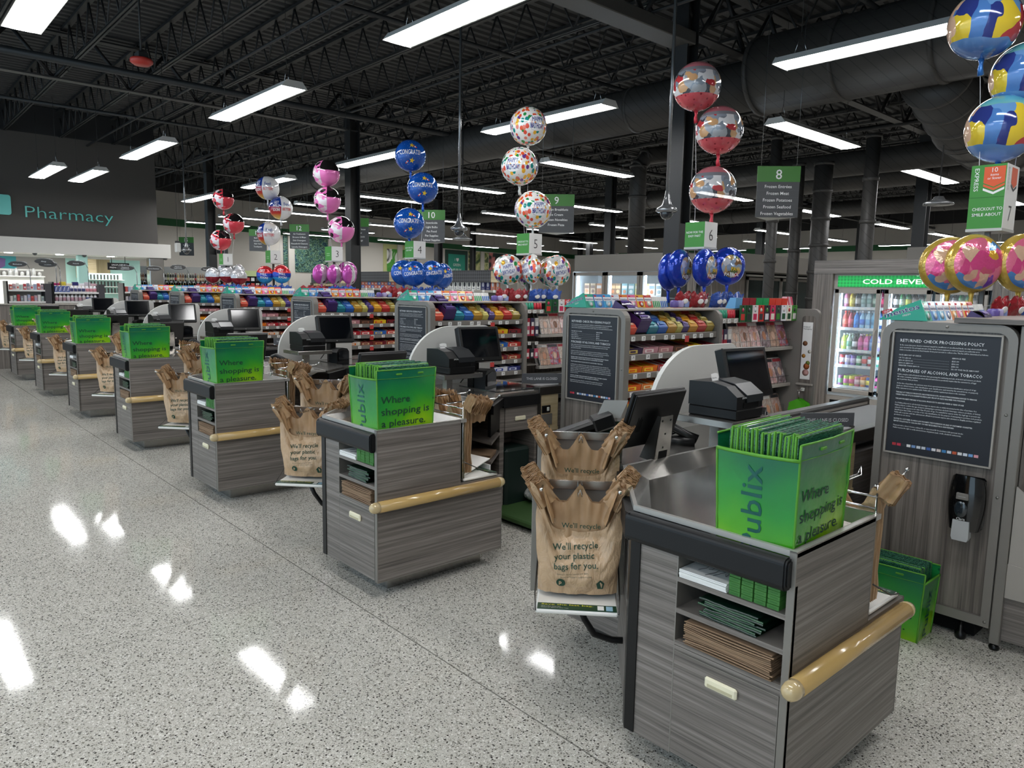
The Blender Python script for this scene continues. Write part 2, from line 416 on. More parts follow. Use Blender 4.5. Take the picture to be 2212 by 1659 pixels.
duct('duct_riser', 'paired black riser just beside the round one', [(-6.35, 12.1, 0), (-6.35, 12.1, 4.15)], .11, .7)
duct('duct_riser', 'black riser above the cold beverage cooler', [(-4.75, 11.6, 0), (-4.75, 11.6, 4.4)], .12, .7)
duct('duct_riser', 'black riser above the frozen food doors', [(-6.3, 11.1, 0), (-6.3, 11.1, 4.5)], .1, .7)
# ------------------------------------------------------------------ ceiling lamps
def lamp_proto():
    t = thing('ceiling_lamp', 'x', 'ceiling light', (0, 0, 4.0))
    mb = MB()
    mb.prism([(-.16, 4.005), (-.1, 4.075), (-.03, 4.06), (.03, 4.06), (.1, 4.075), (.16, 4.005), (.165, 4.0), (.13, 4.012), (0, 4.03), (-.13, 4.012), (-.165, 4.0)], -1.22, 1.22, LAMPW, 'x')
    for e in (-1.225, 1.215): mb.prism([(-.165, 3.995), (-.1, 4.08), (.1, 4.08), (.165, 3.995)], e, e+.01, LAMPW, 'x')
    mb.build('housing', t)
    for a, b in ((-1.205, -.01), (.01, 1.205)):
        l = MB(); l.prism([(-.15, 4.003), (-.08, 3.99), (.08, 3.99), (.15, 4.003), (.08, 4.02), (-.08, 4.02)], a, b, LENS, 'x'); l.build('lens', t)
    for e in (-1.0, 1.0):
        w = MB(); w.tube([(e, 0, 4.3), (e, 0, 5.42)], .004, STRUT, 4); w.tube([(e-.08, 0, 4.06), (e, 0, 4.3)], .003, CHROME, 4); w.tube([(e+.08, 0, 4.06), (e, 0, 4.3)], .003, CHROME, 4); w.build('hanger', t)
    return t
lp = lamp_proto(); used = False
LAMPS = []
for xs, y in (((-.2, -6.5, -12.0), -.53), ((-4.27+4.72, -4.27, -8.95, -13.7, -18.2), 2.25), ((2.6, -2.02, -6.8, -11.4, -16.1, -20.5), 5.55), ((-18.2,), 1.46),
              ((2, -3, -8, -13), -3.6), ((2, -3, -8), -6.6)):  # these two rows stand out of view, added to light the shop front
    for x in xs: LAMPS.append((x, y, 0))
for x in (2.6, -1.2, -4.57, -9.17, -13.2, -16.5, -19.5, -22.3, -25.5, -28.9): LAMPS.append((x, 9.1, 1))
for y in (14.2, 19.2, 24.6, 29.5):
    for x in (2.6, -1.2, -4.7, -9.4, -13.7, -17.1, -20.4, -23.9, -27.7, -31.4): LAMPS.append((x, y, 1))
for x in (-31, -26.5, -22, -17.3, -12.5, -7.8, -3): LAMPS.append((x, 34.5, 0))
SPEC = {(-6.5, -.53): 'the brightest cut-off lamp in the upper corner over the front aisle', (-4.27, 2.25): 'large white lamp at the top edge over checkout six',
        (-8.95, 2.25): 'white twin-lens lamp hanging over the red alarm dome', (-13.7, 2.25): 'white lamp just past the edge of the pharmacy bulkhead',
        (-18.2, 2.25): 'white lamp above the word Pharmacy, nearer one of two', (-18.2, 1.46): 'small white lamp above the P of Pharmacy',
        (-2.02, 5.55): 'long white lamp behind the topmost blue and yellow balloon', (-6.8, 5.55): 'white lamp behind the topmost confetti balloon', (-11.4, 5.55): 'white lamp touching the topmost blue congratulations balloon',
        (-16.1, 5.55): 'white lamp behind the topmost get-well balloon', (-20.5, 5.55): 'white lamp beside the topmost red and black balloon',
        (-4.57, 9.1): 'white lamp over aisle sign eight, running along the aisle', (-9.17, 9.1): 'white lamp beside aisle sign nine, running along the aisle', (-4.7, 14.2): 'white lamp beside the express sign with a red exit light behind'}
for x, y, o in LAMPS:
    c = lp if not used else copy_tree(lp); used = True
    c.location = (x, y, 4.0); c.rotation_euler = (0, 0, math.pi/2 if o else 0)
    if (x, y) in SPEC: c['label'] = SPEC[x, y]
    elif o: c['label'] = 'white linear lamp hanging in the far rows over the grocery aisles'; c['group'] = 'far lamps along the aisles'
    else: c['label'] = 'white linear lamp of the real and added rows over the checkout front'; c['group'] = 'lamps over the front'
# downlights in the soffit
for i, yy in enumerate((1.2, 2.35, 3.6)):
    mb = MB(); mb.lathe([(.001, 0), (.09, 0), (.1, .02), (.001, .021)], LENS, 16, TR(-22.25, yy, 2.345)); solo(mb, 'soffit_downlight', 'round downlight set in the white pharmacy soffit', 'downlight', (-22.25, yy, 2.345), 'pharmacy soffit downlights')
for i, (y0, y1) in enumerate(((-2.2, .2), (.6, 3.0), (3.3, 4.9))):  # linear lamps added to brighten the pharmacy interior, kept out of sight
    mb = MB(); mb.box(-23.5, y0, 2.335, -23.2, y1, 2.36, LENS); solo(mb, 'added_fill_lamp', 'unseen linear fill lamp added behind the pharmacy soffit', 'ceiling light', (-23.35, (y0+y1)/2, 2.335), 'added pharmacy fill lamps')
mb = MB(); mb.box(-23.13, -2.6, 2.29, -23.1, 5.1, 2.362, SOF); struct(mb, 'trim_8')  # downstand lip added only to hide the added lamps from the camera
# pharmacy lettering and cross
TL = mat('turquoise_sign', '#5cc4bd', .4)
mb = MB(); T = frame((-21.985, 1.58, 3.27), (0, 1, 0), (0, 0, 1))
mb.text('Pharmacy', T, TL, width=2.06, size=.31, dz=.05, off=-.012); mb.text('Pharmacy', T, mat('dark_teal_edge', '#1b4b4a', .5), width=2.06, size=.31, dz=.03, off=-.012)
solo(mb, 'pharmacy_sign', 'turquoise raised Pharmacy lettering on the charcoal bulkhead', 'sign', (-21.94, 2.6, 3.2))
mb = MB(); pts = []
def rr(x0, y0, x1, y1, r, n=4):
    o = []
    for cx, cy, a in ((x1-r, y0+r, -90), (x1-r, y1-r, 0), (x0+r, y1-r, 90), (x0+r, y0+r, 180)):
        for i in range(n+1): t = math.radians(a + 90*i/n); o.append((cx+r*math.cos(t), cy+r*math.sin(t)))
    return o
T = frame((-21.985, .72, 3.55), (0, 1, 0), (0, 0, 1))
mb.prism(rr(-.56, -.25, .56, .25, .06), .0, .06, TL, 'z', T); mb.prism(rr(-.25, -.56, .25, .56, .06), .0, .061, TL, 'z', T)
mb.lathe([(.001, .06), (.27, .06), (.27, .066), (.001, .066)], BULK, 24, T); mb.lathe([(.001, .06), (.17, .06), (.17, .07), (.001, .07)], TL, 24, T)
solo(mb, 'pharmacy_cross', 'turquoise cross emblem cut by the photo edge on the bulkhead', 'sign', (-21.94, .7, 2.9))
# fire alarm dome, cameras, speakers
mb = MB(); mb.lathe([(.001, 0), (.09, .0), (.13, .03), (.13, .06), (.12, .075), (.001, .075)], mat('alarm_red', '#c23b33', .35), 20, TR(-9.17, .94, 4.28)); mb.tube([(-9.17, .94, 4.35), (-9.17, .94, 5.5)], .012, STRUT, 6); mb.box(-9.25, .88, 4.35, -9.09, 1.0, 4.43, STRUT, .01)
solo(mb, 'alarm_beacon', 'round red alarm dome hanging on a black rod', 'alarm', (-9.17, .94, 4.28))
GLASSD = mat('smoked_dome', '#2c2f33', .08, coat=1); SILV = mat('silver_paint', '#8f9193', .25, .7)
def dome(x, y, z, label):
    t = thing('dome_camera', label, 'security camera', (x, y, z))
    mb = MB(TR(x, y, z)); mb.lathe([(.001, .07), (.1, .07), (.118, .085), (.108, .115), (.075, .135), (.05, .16), (.032, .22), (.02, .3), (.001, .3)], SILV, 20); mb.build('camera_housing', t)
    mb = MB(TR(x, y, z)); mb.ell((0, 0, .06), .07, .07, .07, GLASSD, 16, 10); mb.build('camera_dome', t)
    mb = MB(TR(x, y, z)); mb.tube([(0, 0, .28), (0, 0, 5.3-z)], .018, SILV, 8); mb.build('drop_pole', t)
dome(-4.05, 4.785, 2.42, 'silver dome camera on a pole beside lane sign six')
dome(-7.16, 4.33, 2.34, 'silver dome camera on a pole between lane signs four and five')
dome(-18.04, 4.29, 2.36, 'silver dome camera in front of aisle sign fifteen')
def speaker(x, y, z, label):
    mb = MB(TR(x, y, z)); mb.box(-.07, -.06, 0, .07, .06, .24, LAMPW, .015); mb.tube([(0, 0, .24), (0, 0, 5.4-z)], .006, STRUT, 5); mb.box(-.05, -.05, .24, .05, .05, .29, STRUT)
    solo(mb, 'hanging_sensor', label, 'sensor', (x, y, z))
speaker(-19.5, 4.55, 2.45, 'small white box hanging on a black cable beside the bulkhead end')
def floodbox(x, y, z, label):
    mb = MB(TR(x, y, z)); mb.lathe([(.001, 0), (.2, 0), (.2, .03), (.09, .07), (.06, .12), (.001, .12)], SILV, 20); mb.tube([(0, 0, .1), (0, 0, 5.3-z)], .01, STRUT, 6)
    solo(mb, 'wireless_access_point', label, 'access point', (x, y, z))
floodbox(-3.05, 9.9, 2.95, 'grey access point on a rod beside the lamp near the express sign')
floodbox(-10.9, 7.3, 2.6, 'grey access point on a rod beside lane sign four')
# ------------------------------------------------------------------ hanging aisle signs
SGREEN = mat('sign_green', '#3c7a2e', .5); SGREY = mat('sign_charcoal', '#46484b', .5); SSIDE = mat('sign_side', '#b9bbb8', .5); BARW = mat('sign_bar', '#55575a', .5)
AIS = {8: ((-4.18, 7.37, 2.976), ['Frozen Entrées', 'Frozen Meat', 'Frozen Potatoes', 'Frozen Seafood', 'Frozen Vegetables']),
       9: ((-8.4, 7.45, 2.97), ['Frozen Breakfasts', 'Ice Cream', 'Frozen Novelties', 'Frozen Pizza']),
       10: ((-11.8, 7.2, 2.91), ['Insecticide', 'Light Bulbs', 'Pet Food', 'Pet Supplies', 'School Supplies']),
       11: ((-15.1, 7.36, 2.95), ['Bathroom Tissue', 'Charcoal', 'Paper Products', 'Plastic Bags']),
       12: ((-18.37, 7.43, 2.985), ['Air Fresheners', 'Brooms & Mops', 'Dish Detergent', 'Household Cleaners', 'Laundry Detergent']),
       13: ((-21.5, 7.57, 3.01), ['Bath Soap', 'Deodorant', 'Hair Care', 'Toothpaste']),
       14: ((-23.95, 7.3, 2.98), ['Greeting Cards', 'Magazines & Books']), 15: ((-27.2, 7.3, 2.99), ['Bagged Ice', 'Cold Beer', 'Wine'])}
for k, (p, lines) in AIS.items():
    t = thing('aisle_sign', 'hanging charcoal aisle sign with green header numbered %s' % NUM[k], 'aisle sign', (p[0], p[1], p[2]-.33))
    w = .55 if k != 9 else .62; F = frame(p, (.72, .69, 0), (0, 0, 1)); mb = MB(F)
    tri = [(-w/2, 0), (w/2, 0), (0, -w*.8)]
    mb.add([(a, -.33, b) for a, b in tri] + [(a, .33, b) for a, b in tri], [(0, 1, 2), (5, 4, 3), (0, 3, 4, 1), (1, 4, 5, 2), (2, 5, 3, 0)], SSIDE)
    mb.box(-w/2, -.33, .001, w/2, .33, .02, SGREY); mb.build('sign_body', t)
    mb = MB(F); mb.box(-w/2-.003, .13, 0, w/2+.003, .333, .024, SGREEN); mb.text(str(k), frame((0, .165, .025), (1, 0, 0), (0, 1, 0)), TXTW, size=.13, al='c', off=.004); mb.build('sign_header', t)
    mb = MB(F)
    for i, l in enumerate(lines):
        y = .07 - i*.088 if len(lines) > 3 else .05-i*.1
        mb.text(l, frame((0, y-.02, .022), (1, 0, 0), (0, 1, 0)), TXTW, size=.042, al='c', wmax=w*.94, off=.006)
        mb.box(-w/2, y-.052, .0205, w/2, y-.05, .0215, BARW)
    mb.build('sign_listing', t)
    mb = MB(F)
    for sx in (-w*.42, w*.42): mb.tube([(sx, .33, .0), (sx, 2.4, .0)], .003, SILV, 4)
    mb.build('hanging_wire', t)
# ================================================================== CHECKOUT LANES
S = 2.216
LANES = [7, 6, 5, 4, 3, 2, 1]
PL = {n: 'checkout ' + NUM[n] for n in LANES}; PL[7] = 'the express checkout'
KIT = []          # (root, label format, group format, lanes, rotation jitter)
def kit(root, lab, grp=None, lanes=LANES, jit=0.0): KIT.append((root, lab, grp, lanes, jit)); return root
def kthing(name, lab, cat, base, grp=None, lanes=LANES, jit=0.0): return kit(thing(name, lab, cat, base), lab, grp, lanes, jit)
def ksolo(mb, name, lab, cat, base=None, grp=None, lanes=LANES, jit=0.0): return kit(solo(mb, name, lab, cat, base), lab, grp, lanes, jit)
# ---- bagging stand
t = kthing('bagging_stand', 'grey wood-grain bagging stand with yellow rail and cubbies at {}', 'bagging stand', (-.4, .4, 0))
mb = MB(); mb.prism([(-.114, .13), (-.114, .778), (-.8, .778), (-.8, .5), (-.5, .13)], 0, .1, STEEL); mb.build('toe_kick', t)
mb = MB(); mb.prism([(0, .1), (.842, .1), (.842, .54), (.533, .54), (.533, .9), (0, .9)], -.02, 0, WOODH, 'x'); sp = mb.build('side_panel', t)
mb = MB()
for a, b in (((0, .1), (.842, .1)), ((.842, .1), (.842, .54)), ((.533, .54), (.533, .9)), ((.533, .9), (0, .9)), ((0, .9), (0, .1))):
    (y0, z0), (y1, z1) = a, b; mb.box(-.0205, min(y0, y1)-.0022, min(z0, z1)-.0022, .001, max(y0, y1)+.0022, max(z0, z1)+.0022, ALU)
mb.build('edge_banding', sp)
mb = MB(); mb.box(-.55, .534, .52, -.021, .838, .54, WOODH); mb.box(-.55, .8, .1, -.021, .84, .52, WOODH); mb.build('low_shelf', t)
mb = MB()   # front panel with cubbies
mb.box(-.545, -.001, .1, -.392, .02, .8, WOODH)
mb.box(-.022, -.0015, .1, 0, .018, .8, WOODH)
for z in (.695, .59, .481, .463): mb.box(-.393, -.001, z, -.02, .3, z+.016, WOODH)
mb.box(-.393, -.0012, .1, -.389, .3, .8, ALU); mb.box(-.393, .3, .1, -.02, .31, .8, BLACKM)
mb.box(-.405, .0, .1, -.392, .3, .8, WOODH)
mb.build('front_panel', t)
mb = MB(); mb.box(-.388, -.003, .108, -.024, .016, .462, WOODH, .001); d = mb.build('door', t)
mb = MB()
for a in ((-.389, .107, -.387, .463), (-.025, .107, -.023, .463), (-.389, .107, -.023, .1095), (-.389, .4605, -.023, .463)): mb.box(a[0], -.0035, a[1], a[2], 0, a[3], ALU)
mb.build('edge_banding', d)
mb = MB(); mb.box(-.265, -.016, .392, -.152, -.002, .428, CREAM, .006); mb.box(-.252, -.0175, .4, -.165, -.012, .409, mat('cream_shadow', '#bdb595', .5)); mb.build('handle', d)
mb = MB(); mb.prism([(-.58, -.006), (-.54, -.006), (-.54, .03), (-.6, .05), (-.615, .03)], .1, .8, BLACK); mb.build('corner_post', t)
mb = MB()
def bev(pts, z0, z1, m, c=.008):
    cx = sum(p[0] for p in pts)/len(pts); cy = sum(p[1] for p in pts)/len(pts)
    def sh(k): return [(p[0]+(cx-p[0])*k, p[1]+(cy-p[1])*k) for p in pts]
    n = len(pts); rings = [(.03, z0), (0, z0+c), (0, z1-c), (.03, z1)]; vs = []; fs = []
    for k, z in rings: vs += [(x, y, z) for x, y in sh(k)]
    for r in range(3):
        for i in range(n): fs.append((r*n+i, r*n+(i+1) % n, (r+1)*n+(i+1) % n, (r+1)*n+i))
    fs += [list(range(n))[::-1], list(range(3*n, 4*n))]
    mb.add(vs, fs, m)
def rrp(y0, z0, y1, z1, r, n=5): return [(cy+r*math.cos(math.radians(a+90*i/n)), cz+r*math.sin(math.radians(a+90*i/n))) for cy, cz, a in ((y1-r, z0+r, -90), (y1-r, z1-r, 0), (y0+r, z1-r, 90), (y0+r, z0+r, 180)) for i in range(n+1)]
mb.prism(rrp(-.034, .786, .012, .884, .02), -.585, -.02, BLACKR, 'x'); mb.prism(rrp(-.03, .79, .012, .88, .018), -.02, -.014, BLACKR, 'x'); mb.prism(rrp(-.024, .797, .012, .873, .014), -.014, -.01, BLACKR, 'x')
mb.prism([(-.575, -.03), (-.6, -.018), (-1.0, .41), (-.975, .425), (-.56, .01)], .788, .882, BLACKR); mb.build('bumper', t)
mb = MB(); mb.prism([(-.57, .0), (-.585, .012), (-.97, .425), (-.955, .44), (-.55, .02)], .1, .79, WOODH); mb.prism([(-.97, .425), (-.985, .44), (-.97, 1.1), (-.955, 1.1), (-.955, .44)], .1, .79, WOODH); mb.build('angled_panel', t)
# steel bagging well: rim, sloped walls, floor, olive inner wall
W_o = [(0, 0), (-.58, 0), (-.975, .42), (-.96, 1.1), (-.42, 1.1), (-.42, .575), (0, .575)]
W_i = [(-.014, .014), (-.574, .014), (-.958, .425), (-.944, 1.08), (-.436, 1.08), (-.436, .561), (-.014, .561)]
W_f = [(-.03, .04), (-.54, .05), (-.86, .45), (-.85, 1.0), (-.47, 1.0), (-.47, .54), (-.03, .54)]
mb = MB(); n = 7
vs = [(x, y, .885) for x, y in W_o] + [(x, y, .903) for x, y in W_o] + [(x, y, .903) for x, y in W_i] + [(x, y, .858) for x, y in W_f]
fs = []
for r in range(3):
    for i in range(n): fs.append((r*n+i, r*n+(i+1) % n, (r+1)*n+(i+1) % n, (r+1)*n+i))
mb.add(vs, fs[:14], STEELB); mb.add(vs, fs[14:]+[list(range(21, 28))], STEEL); mb.build('steel_well', t)
mb = MB(); mb.box(-.44, .562, .56, -.02, .578, .885, mat('olive_back_panel', '#5a5c48', .5)); mb.build('back_panel', t)
mb = MB()
mb.tube([(.026, -.02, .512), (.026, .8, .512)], .029, RAIL, 16); mb.tube([(.002, .05, .512), (.026, .05, .512)], .012, RAIL, 8); r = mb.build('wood_rail', t)
mb = MB(); mb.lathe([(.001, 0), (.014, .003), (.024, .012), (.029, .03), (.0295, .05), (.001, .05)], RAILCAP, 16, TR(.026, -.06, .512, 0, -math.pi/2)); mb.build('rail_cap', r); mb = MB(); mb.lathe([(.001, 0), (.014, .003), (.024, .012), (.029, .03), (.0295, .045), (.001, .045)], RAILCAP, 16, TR(.026, .835, .512, 0, math.pi/2)); mb.build('rail_cap', r)
# ---- checkout counter with belt
t = kthing('checkout_counter', 'long checkout counter with scanner plate and conveyor belt at {}', 'checkout counter', (-1.05, 2.0, 0))
TOP = [(-1.4, .47), (-.985, .47), (-.97, 1.12), (-.43, 1.12), (-.67, 1.42), (-.69, 1.96), (-1.4, 1.96)]
mb = MB(); mb.prism(TOP, .868, .892, STEEL); mb.build('counter_top', t)
mb = MB(); mb.prism([(-1.36, .52), (-1.0, .52), (-1.0, 1.14), (-.95, 1.42), (-.95, 1.94), (-1.36, 1.94)], .08, .868, WOODH)
mb.box(-1.33, 1.94, .08, -.7, 3.55, .78, WOODH); mb.box(-.98, 1.42, .08, -.69, 1.46, .866, WOODH); mb.box(-.98, 1.76, .08, -.69, 1.79, .866, WOODH); mb.box(-1.3, .6, 0, -.8, 3.4, .08, DSTEEL)
mb.build('cabinet', t)
mb = MB(); mb.prism([(-.69, 1.43), (-.66, 1.43), (-.655, 1.46), (-.655, 1.74), (-.66, 1.78), (-.69, 1.78)], .795, .872, BLACKR); mb.prism([(-.66, 1.43), (-.42, 1.13), (-.445, 1.13), (-.69, 1.43)], .81, .868, BLACK); mb.build('bumper', t)
mb = MB(); mb.box(-.95, 1.462, .615, -.678, 1.758, .79, WOODH, .002); d = mb.build('drawer', t)
mb = MB(); mb.box(-.68, 1.55, .69, -.664, 1.65, .722, CREAM, .006); mb.build('handle', d)
mb = MB()
for z in (.6, .47, .3): mb.prism([(-.96, 1.15), (-.46, 1.15), (-.69, 1.42), (-.96, 1.42)], z, z+.018, WOODH)
mb.prism([(-.5, 1.15), (-.47, 1.15), (-.69, 1.42), (-.72, 1.42)], .65, .8, BLACK); mb.build('cash_shelves', t)
mb = MB(); mb.box(-.735, 1.8, .6, -.69, 2.0, .86, MAPLE); mb.box(-1.25, 1.98, .1, -.7, 2.0, .84, MAPLE); mb.build('maple_panel', t)
mb = MB(); mb.box(-.74, 1.79, .852, -.676, 3.5, .912, DSTEEL, .003); mb.box(-.74, 1.785, .3, -.68, 1.812, .86, DSTEEL); mb.box(-.72, 1.8, .575, -.683, 2.0, .6, MAPLE); mb.build('steel_cap', t)
mb = MB(); mb.box(-.7, 1.83, .715, -.681, 1.915, .77, BLACK, .003); mb.box(-.7, 1.875, .728, -.677, 1.9, .758, WHITE, .003); mb.box(-.7, 1.82, .625, -.678, 1.93, .705, TAUPE, .002); mb.build('control_box', t)
mb = MB(); mb.box(-1.24, 1.96, .8, -.742, 3.5, .845, mat('grey_conveyor_belt', '#77787a', .6), .01); mb.box(-1.24, 1.955, .8, -.742, 1.975, .87, STEEL); mb.build('conveyor_belt', t)
mb = MB(); mb.box(-1.33, 1.9, .78, -1.25, 3.55, .89, mat('dark_belt_rail', '#3d3b39', .3, .4), .012); mb.box(-1.255, 1.96, .845, -1.248, 3.5, .862, TAUPEL); mb.build('belt_rail', t)
mb = MB(); mb.box(-1.2, 1.45, .892, -.76, 1.9, .897, mat('scanner_glass', '#111215', .06, coat=1)); mb.box(-1.21, 1.9, .892, -.75, 1.95, .896, STEEL); mb.build('scanner_plate', t)
mb = MB(); mb.box(-1.17, 1.06, .995, -.86, 1.4, 1.028, STEEL, .002); mb.box(-1.07, 1.2, .892, -1.02, 1.25, .995, STEEL); mb.build('printer_shelf', t)
# white laminate shield with a quarter-round corner
mb = MB(); pts = [(1.1, .885)] + [(1.5+(-.4)*math.cos(a*math.pi/24), .98+.355*math.sin(a*math.pi/24)) for a in range(13)] + [(1.84, 1.335), (1.875, 1.32), (1.89, 1.29), (1.89, .885)]
mb.prism(pts, -1.385, -1.36, SHIELD, 'x'); mb.build('privacy_shield', t)
# ---- register screen
t = kthing('register_monitor', 'black register touchscreen in front of the white shield at {}', 'monitor', (-1.12, 1.55, .9))
F = frame((-1.085, 1.56, 1.215), (.12, 1, 0), (-.3, 0, 1)); mb = MB(F); mb.box(-.178, -.135, -.055, .178, .132, .0, BLACK, .006); mb.build('screen_body', t)
mb = MB(F); mb.box(-.152, -.102, 0, .152, .112, .002, SCREEN); mb.text('hp', frame((0, -.122, .001), (1, 0, 0), (0, 1, 0)), TXTW, size=.007, al='c'); mb.build('screen', t)
mb = MB(); mb.box(-1.19, 1.52, .892, -1.12, 1.58, 1.2, BLACK, .004); mb.tube([(-1.15, 1.5, 1.1), (-1.14, 1.49, 1.0), (-1.17, 1.44, .92)], .004, BLACK, 6); mb.build('stand', t)
# ---- scanner tower
t = kthing('scanner_tower', 'rounded black glass scanner tower under the touchscreen at {}', 'scanner', (-1.02, 1.62, .895))
mb = MB(TR(-1.03, 1.56, .895, .45)); mb.prism([(-.1, 0), (-.1, .1), (-.07, .13), (0, .14), (.07, .13), (.1, .1), (.1, 0)], -.05, .04, BLACK, 'y', Matrix.Rotation(math.pi/2, 4, 'Z')); mb.build('tower_body', t)
mb = MB(TR(-1.03, 1.56, .895, .45)); mb.prism([(-.08, .015), (-.08, .1), (0, .118), (.08, .1), (.08, .015)], -.058, -.05, SCREEN, 'y', Matrix.Rotation(math.pi/2, 4, 'Z')); mb.build('tower_window', t)
# ---- receipt printer
t = kthing('receipt_printer', 'black receipt printer with white paper tongue on steel shelf at {}', 'receipt printer', (-1.02, 1.22, 1.029))
P = MB(TR(-1.01, 1.21, 1.029)); P.box(-.13, -.1, 0, .14, .13, .05, BLACK, .006)
P.prism([(-.13, .05), (-.13, .165), (.0, .17), (.075, .155), (.135, .11), (.135, .05)], -.1, .13, BLACK, 'y'); P.box(.05, -.04, .055, .138, .09, .08, BLACKM); P.build('printer_body', t)
P = MB(TR(-1.01, 1.21, 1.029)); P.prism([(-.02, .174), (-.02, .178), (.07, .163), (.14, .115), (.142, .08), (.138, .08), (.135, .112), (.07, .159)], -.02, .125, mat('printer_cover', '#202225', .3), 'y')
P.text('EPSON', frame((.1395, -.06, .1), (0, 1, 0), (0, 0, 1)), TXTW, size=.009, dz=.0005); P.build('printer_cover', t)
P = MB(TR(-1.01, 1.21, 1.029)); P.grid(lambda u, v: (-.03-.01*v, -.055+.06*u, .165+.035*v+.004*math.sin(u*3)), 6, 3, PAPER); P.text('Publix', frame((-.037, -.05, .175), (0, 1, 0), (.0, 0, 1)), TXTK, size=.012, dz=.004); P.build('receipt', t)
# ---- hand scanner
t = kthing('hand_scanner', 'black pistol-grip barcode scanner lying in its cradle at {}', 'barcode scanner', (-1.12, .99, .893))
P = MB(TR(-1.12, .99, .893, .6)); P.tube([(-.07, 0, .02), (-.06, 0, .07), (-.02, 0, .085), (.05, 0, .05), (.1, 0, .03)], [.02, .024, .022, .02, .024], BLACK, 10); P.build('scanner_head', t)
P = MB(TR(-1.12, .99, .893, .6)); P.tube([(-.08, 0, .012), (.09, 0, .012)], [.03, .034], BLACK, 10); P.tube([(-.05, .03, .03), (.0, .045, .05), (.06, .03, .03)], .006, BLACK, 6); P.build('cradle', t)
P = MB(TR(-1.12, .99, .893, .6)); P.box(-.095, -.01, .02, -.085, .01, .024, mat('green_led', '#27d07a', .4, emit=2)); P.build('status_light', t)
# ---- customer display (seen from behind)
t = kthing('customer_display', 'black customer screen seen from behind on a metal stand at {}', 'monitor', (-1.05, .64, .893))
F = frame((-1.0, .645, 1.075), (0, 1, 0), (.32, 0, 1)); mb = MB(F); mb.box(-.18, -.13, -.02, .18, .13, .0, BLACK, .005); mb.box(-.175, -.125, 0, .175, .125, .012, BLACK, .004); mb.build('screen_body', t)
mb = MB(F)
for i in range(4): mb.box(-.12+i*.009, -.05, .0125, -.117+i*.009, .02-.01*(i % 2), .013, BLACKM)
mb.box(.09, -.06, .0125, .105, -.045, .0135, WHITE); mb.build('vents', t)
F2 = frame((-.965, .66, .893), (0, 1, 0), (.1, 0, 1)); mb = MB(F2); mb.prism([(-.055, .0), (.055, .0), (.042, .2), (-.042, .2)], .006, .01, STEEL, 'z')
for sx in (-1, 1): mb.add([(sx*.055, 0, .01), (sx*.055, 0, -.07), (sx*.042, .2, -.01), (sx*.042, .2, .01)], [(0, 1, 2, 3)], DSTEEL)
for a, b in ((-.03, .18), (.028, .18), (0, .12), (-.005, .06)): mb.box(a-.004, b-.004, .0095, a+.004, b+.004, .0108, BLACKM)
mb.box(-.03, .01, .0098, .03, .045, .0106, BLACKM); mb.build('stand', t)
# ---- payment terminal
t = kthing('payment_terminal', 'black card terminal with clear flap raised at {}', 'card terminal', (-1.37, .66, .87))
mb = MB(); mb.lathe([(.05, 0), (.05, .012), (.022, .02), (.022, .07), (.001, .07)], BLACK, 16, TR(-1.36, .67, .893)); mb.build('post', t)
F = frame((-1.4, .63, .975), (.57, .7, .33), (-.75, .6, 0)); mb = MB(F); mb.box(-.14, -.05, -.022, .06, .05, .018, BLACK, .01); mb.box(.05, -.06, -.04, .15, .06, .03, BLACK, .008); mb.box(-.12, -.04, .018, .04, .04, .02, mat('key_panel', '#2a2c30', .3)); mb.build('terminal_body', t)
F = frame((-1.325, .74, 1.02), (.67, .74, 0), (.2, .2, .9)); mb = MB(F); mb.box(-.06, -.09, .01, .06, -.015, .014, SCREEN); mb.build('screen', t)
mb = MB(F); mb.prism([(-.065, .0), (.05, .0), (.085, .085), (-.03, .085)], .0, .003, mat('frosted_flap', '#b9bab6', .25, alpha=.7), 'z'); mb.build('privacy_flap', t)
# ---- closed sign
t = kthing('lane_closed_sign', 'grey plate reading this lane is closed across the belt of {}', 'sign', (-.83, 1.96, .9))
F = frame((-.835, 1.965, .955), (.56, .83, 0), (0, 0, 1)); mb = MB(F); mb.box(-.155, -.043, -.004, .155, .035, .004, mat('closed_sign_grey', '#5d5d60', .5), .001); mb.box(-.15, -.045, -.02, -.13, -.035, .02, STEEL); mb.box(.13, -.045, -.02, .15, -.035, .02, STEEL)
mb.text('THIS LANE IS CLOSED', frame((0, -.014, .0042), (1, 0, 0), (0, 1, 0)), TXTW, width=.24, size=.02, al='c', off=.004); mb.build('sign_plate', t)
# ---- white binders beside the low shelf
BND = mat('binder_white', '#e9e8e4', .4)
mb = MB(TR(-.22, .69, .541, .12)); mb.box(-.14, -.13, 0, .14, .13, .006, BND); mb.box(-.14, .122, 0, .14, .13, .045, BND); mb.box(-.14, -.13, .0, .14, .13, .004, BND, 0, TR(0, .0, .045, 0, .28))
mb.tube([(-.05, .11, .01), (-.05, .09, .03), (-.05, .07, .01)], .003, STEEL, 6); mb.tube([(.05, .11, .01), (.05, .09, .03), (.05, .07, .01)], .003, STEEL, 6)
ksolo(mb, 'ring_binder', 'white ring binder lying on the low shelf of the bagging stand at {}', 'binder', (-.22, .69, .541), None, [7, 6, 5])
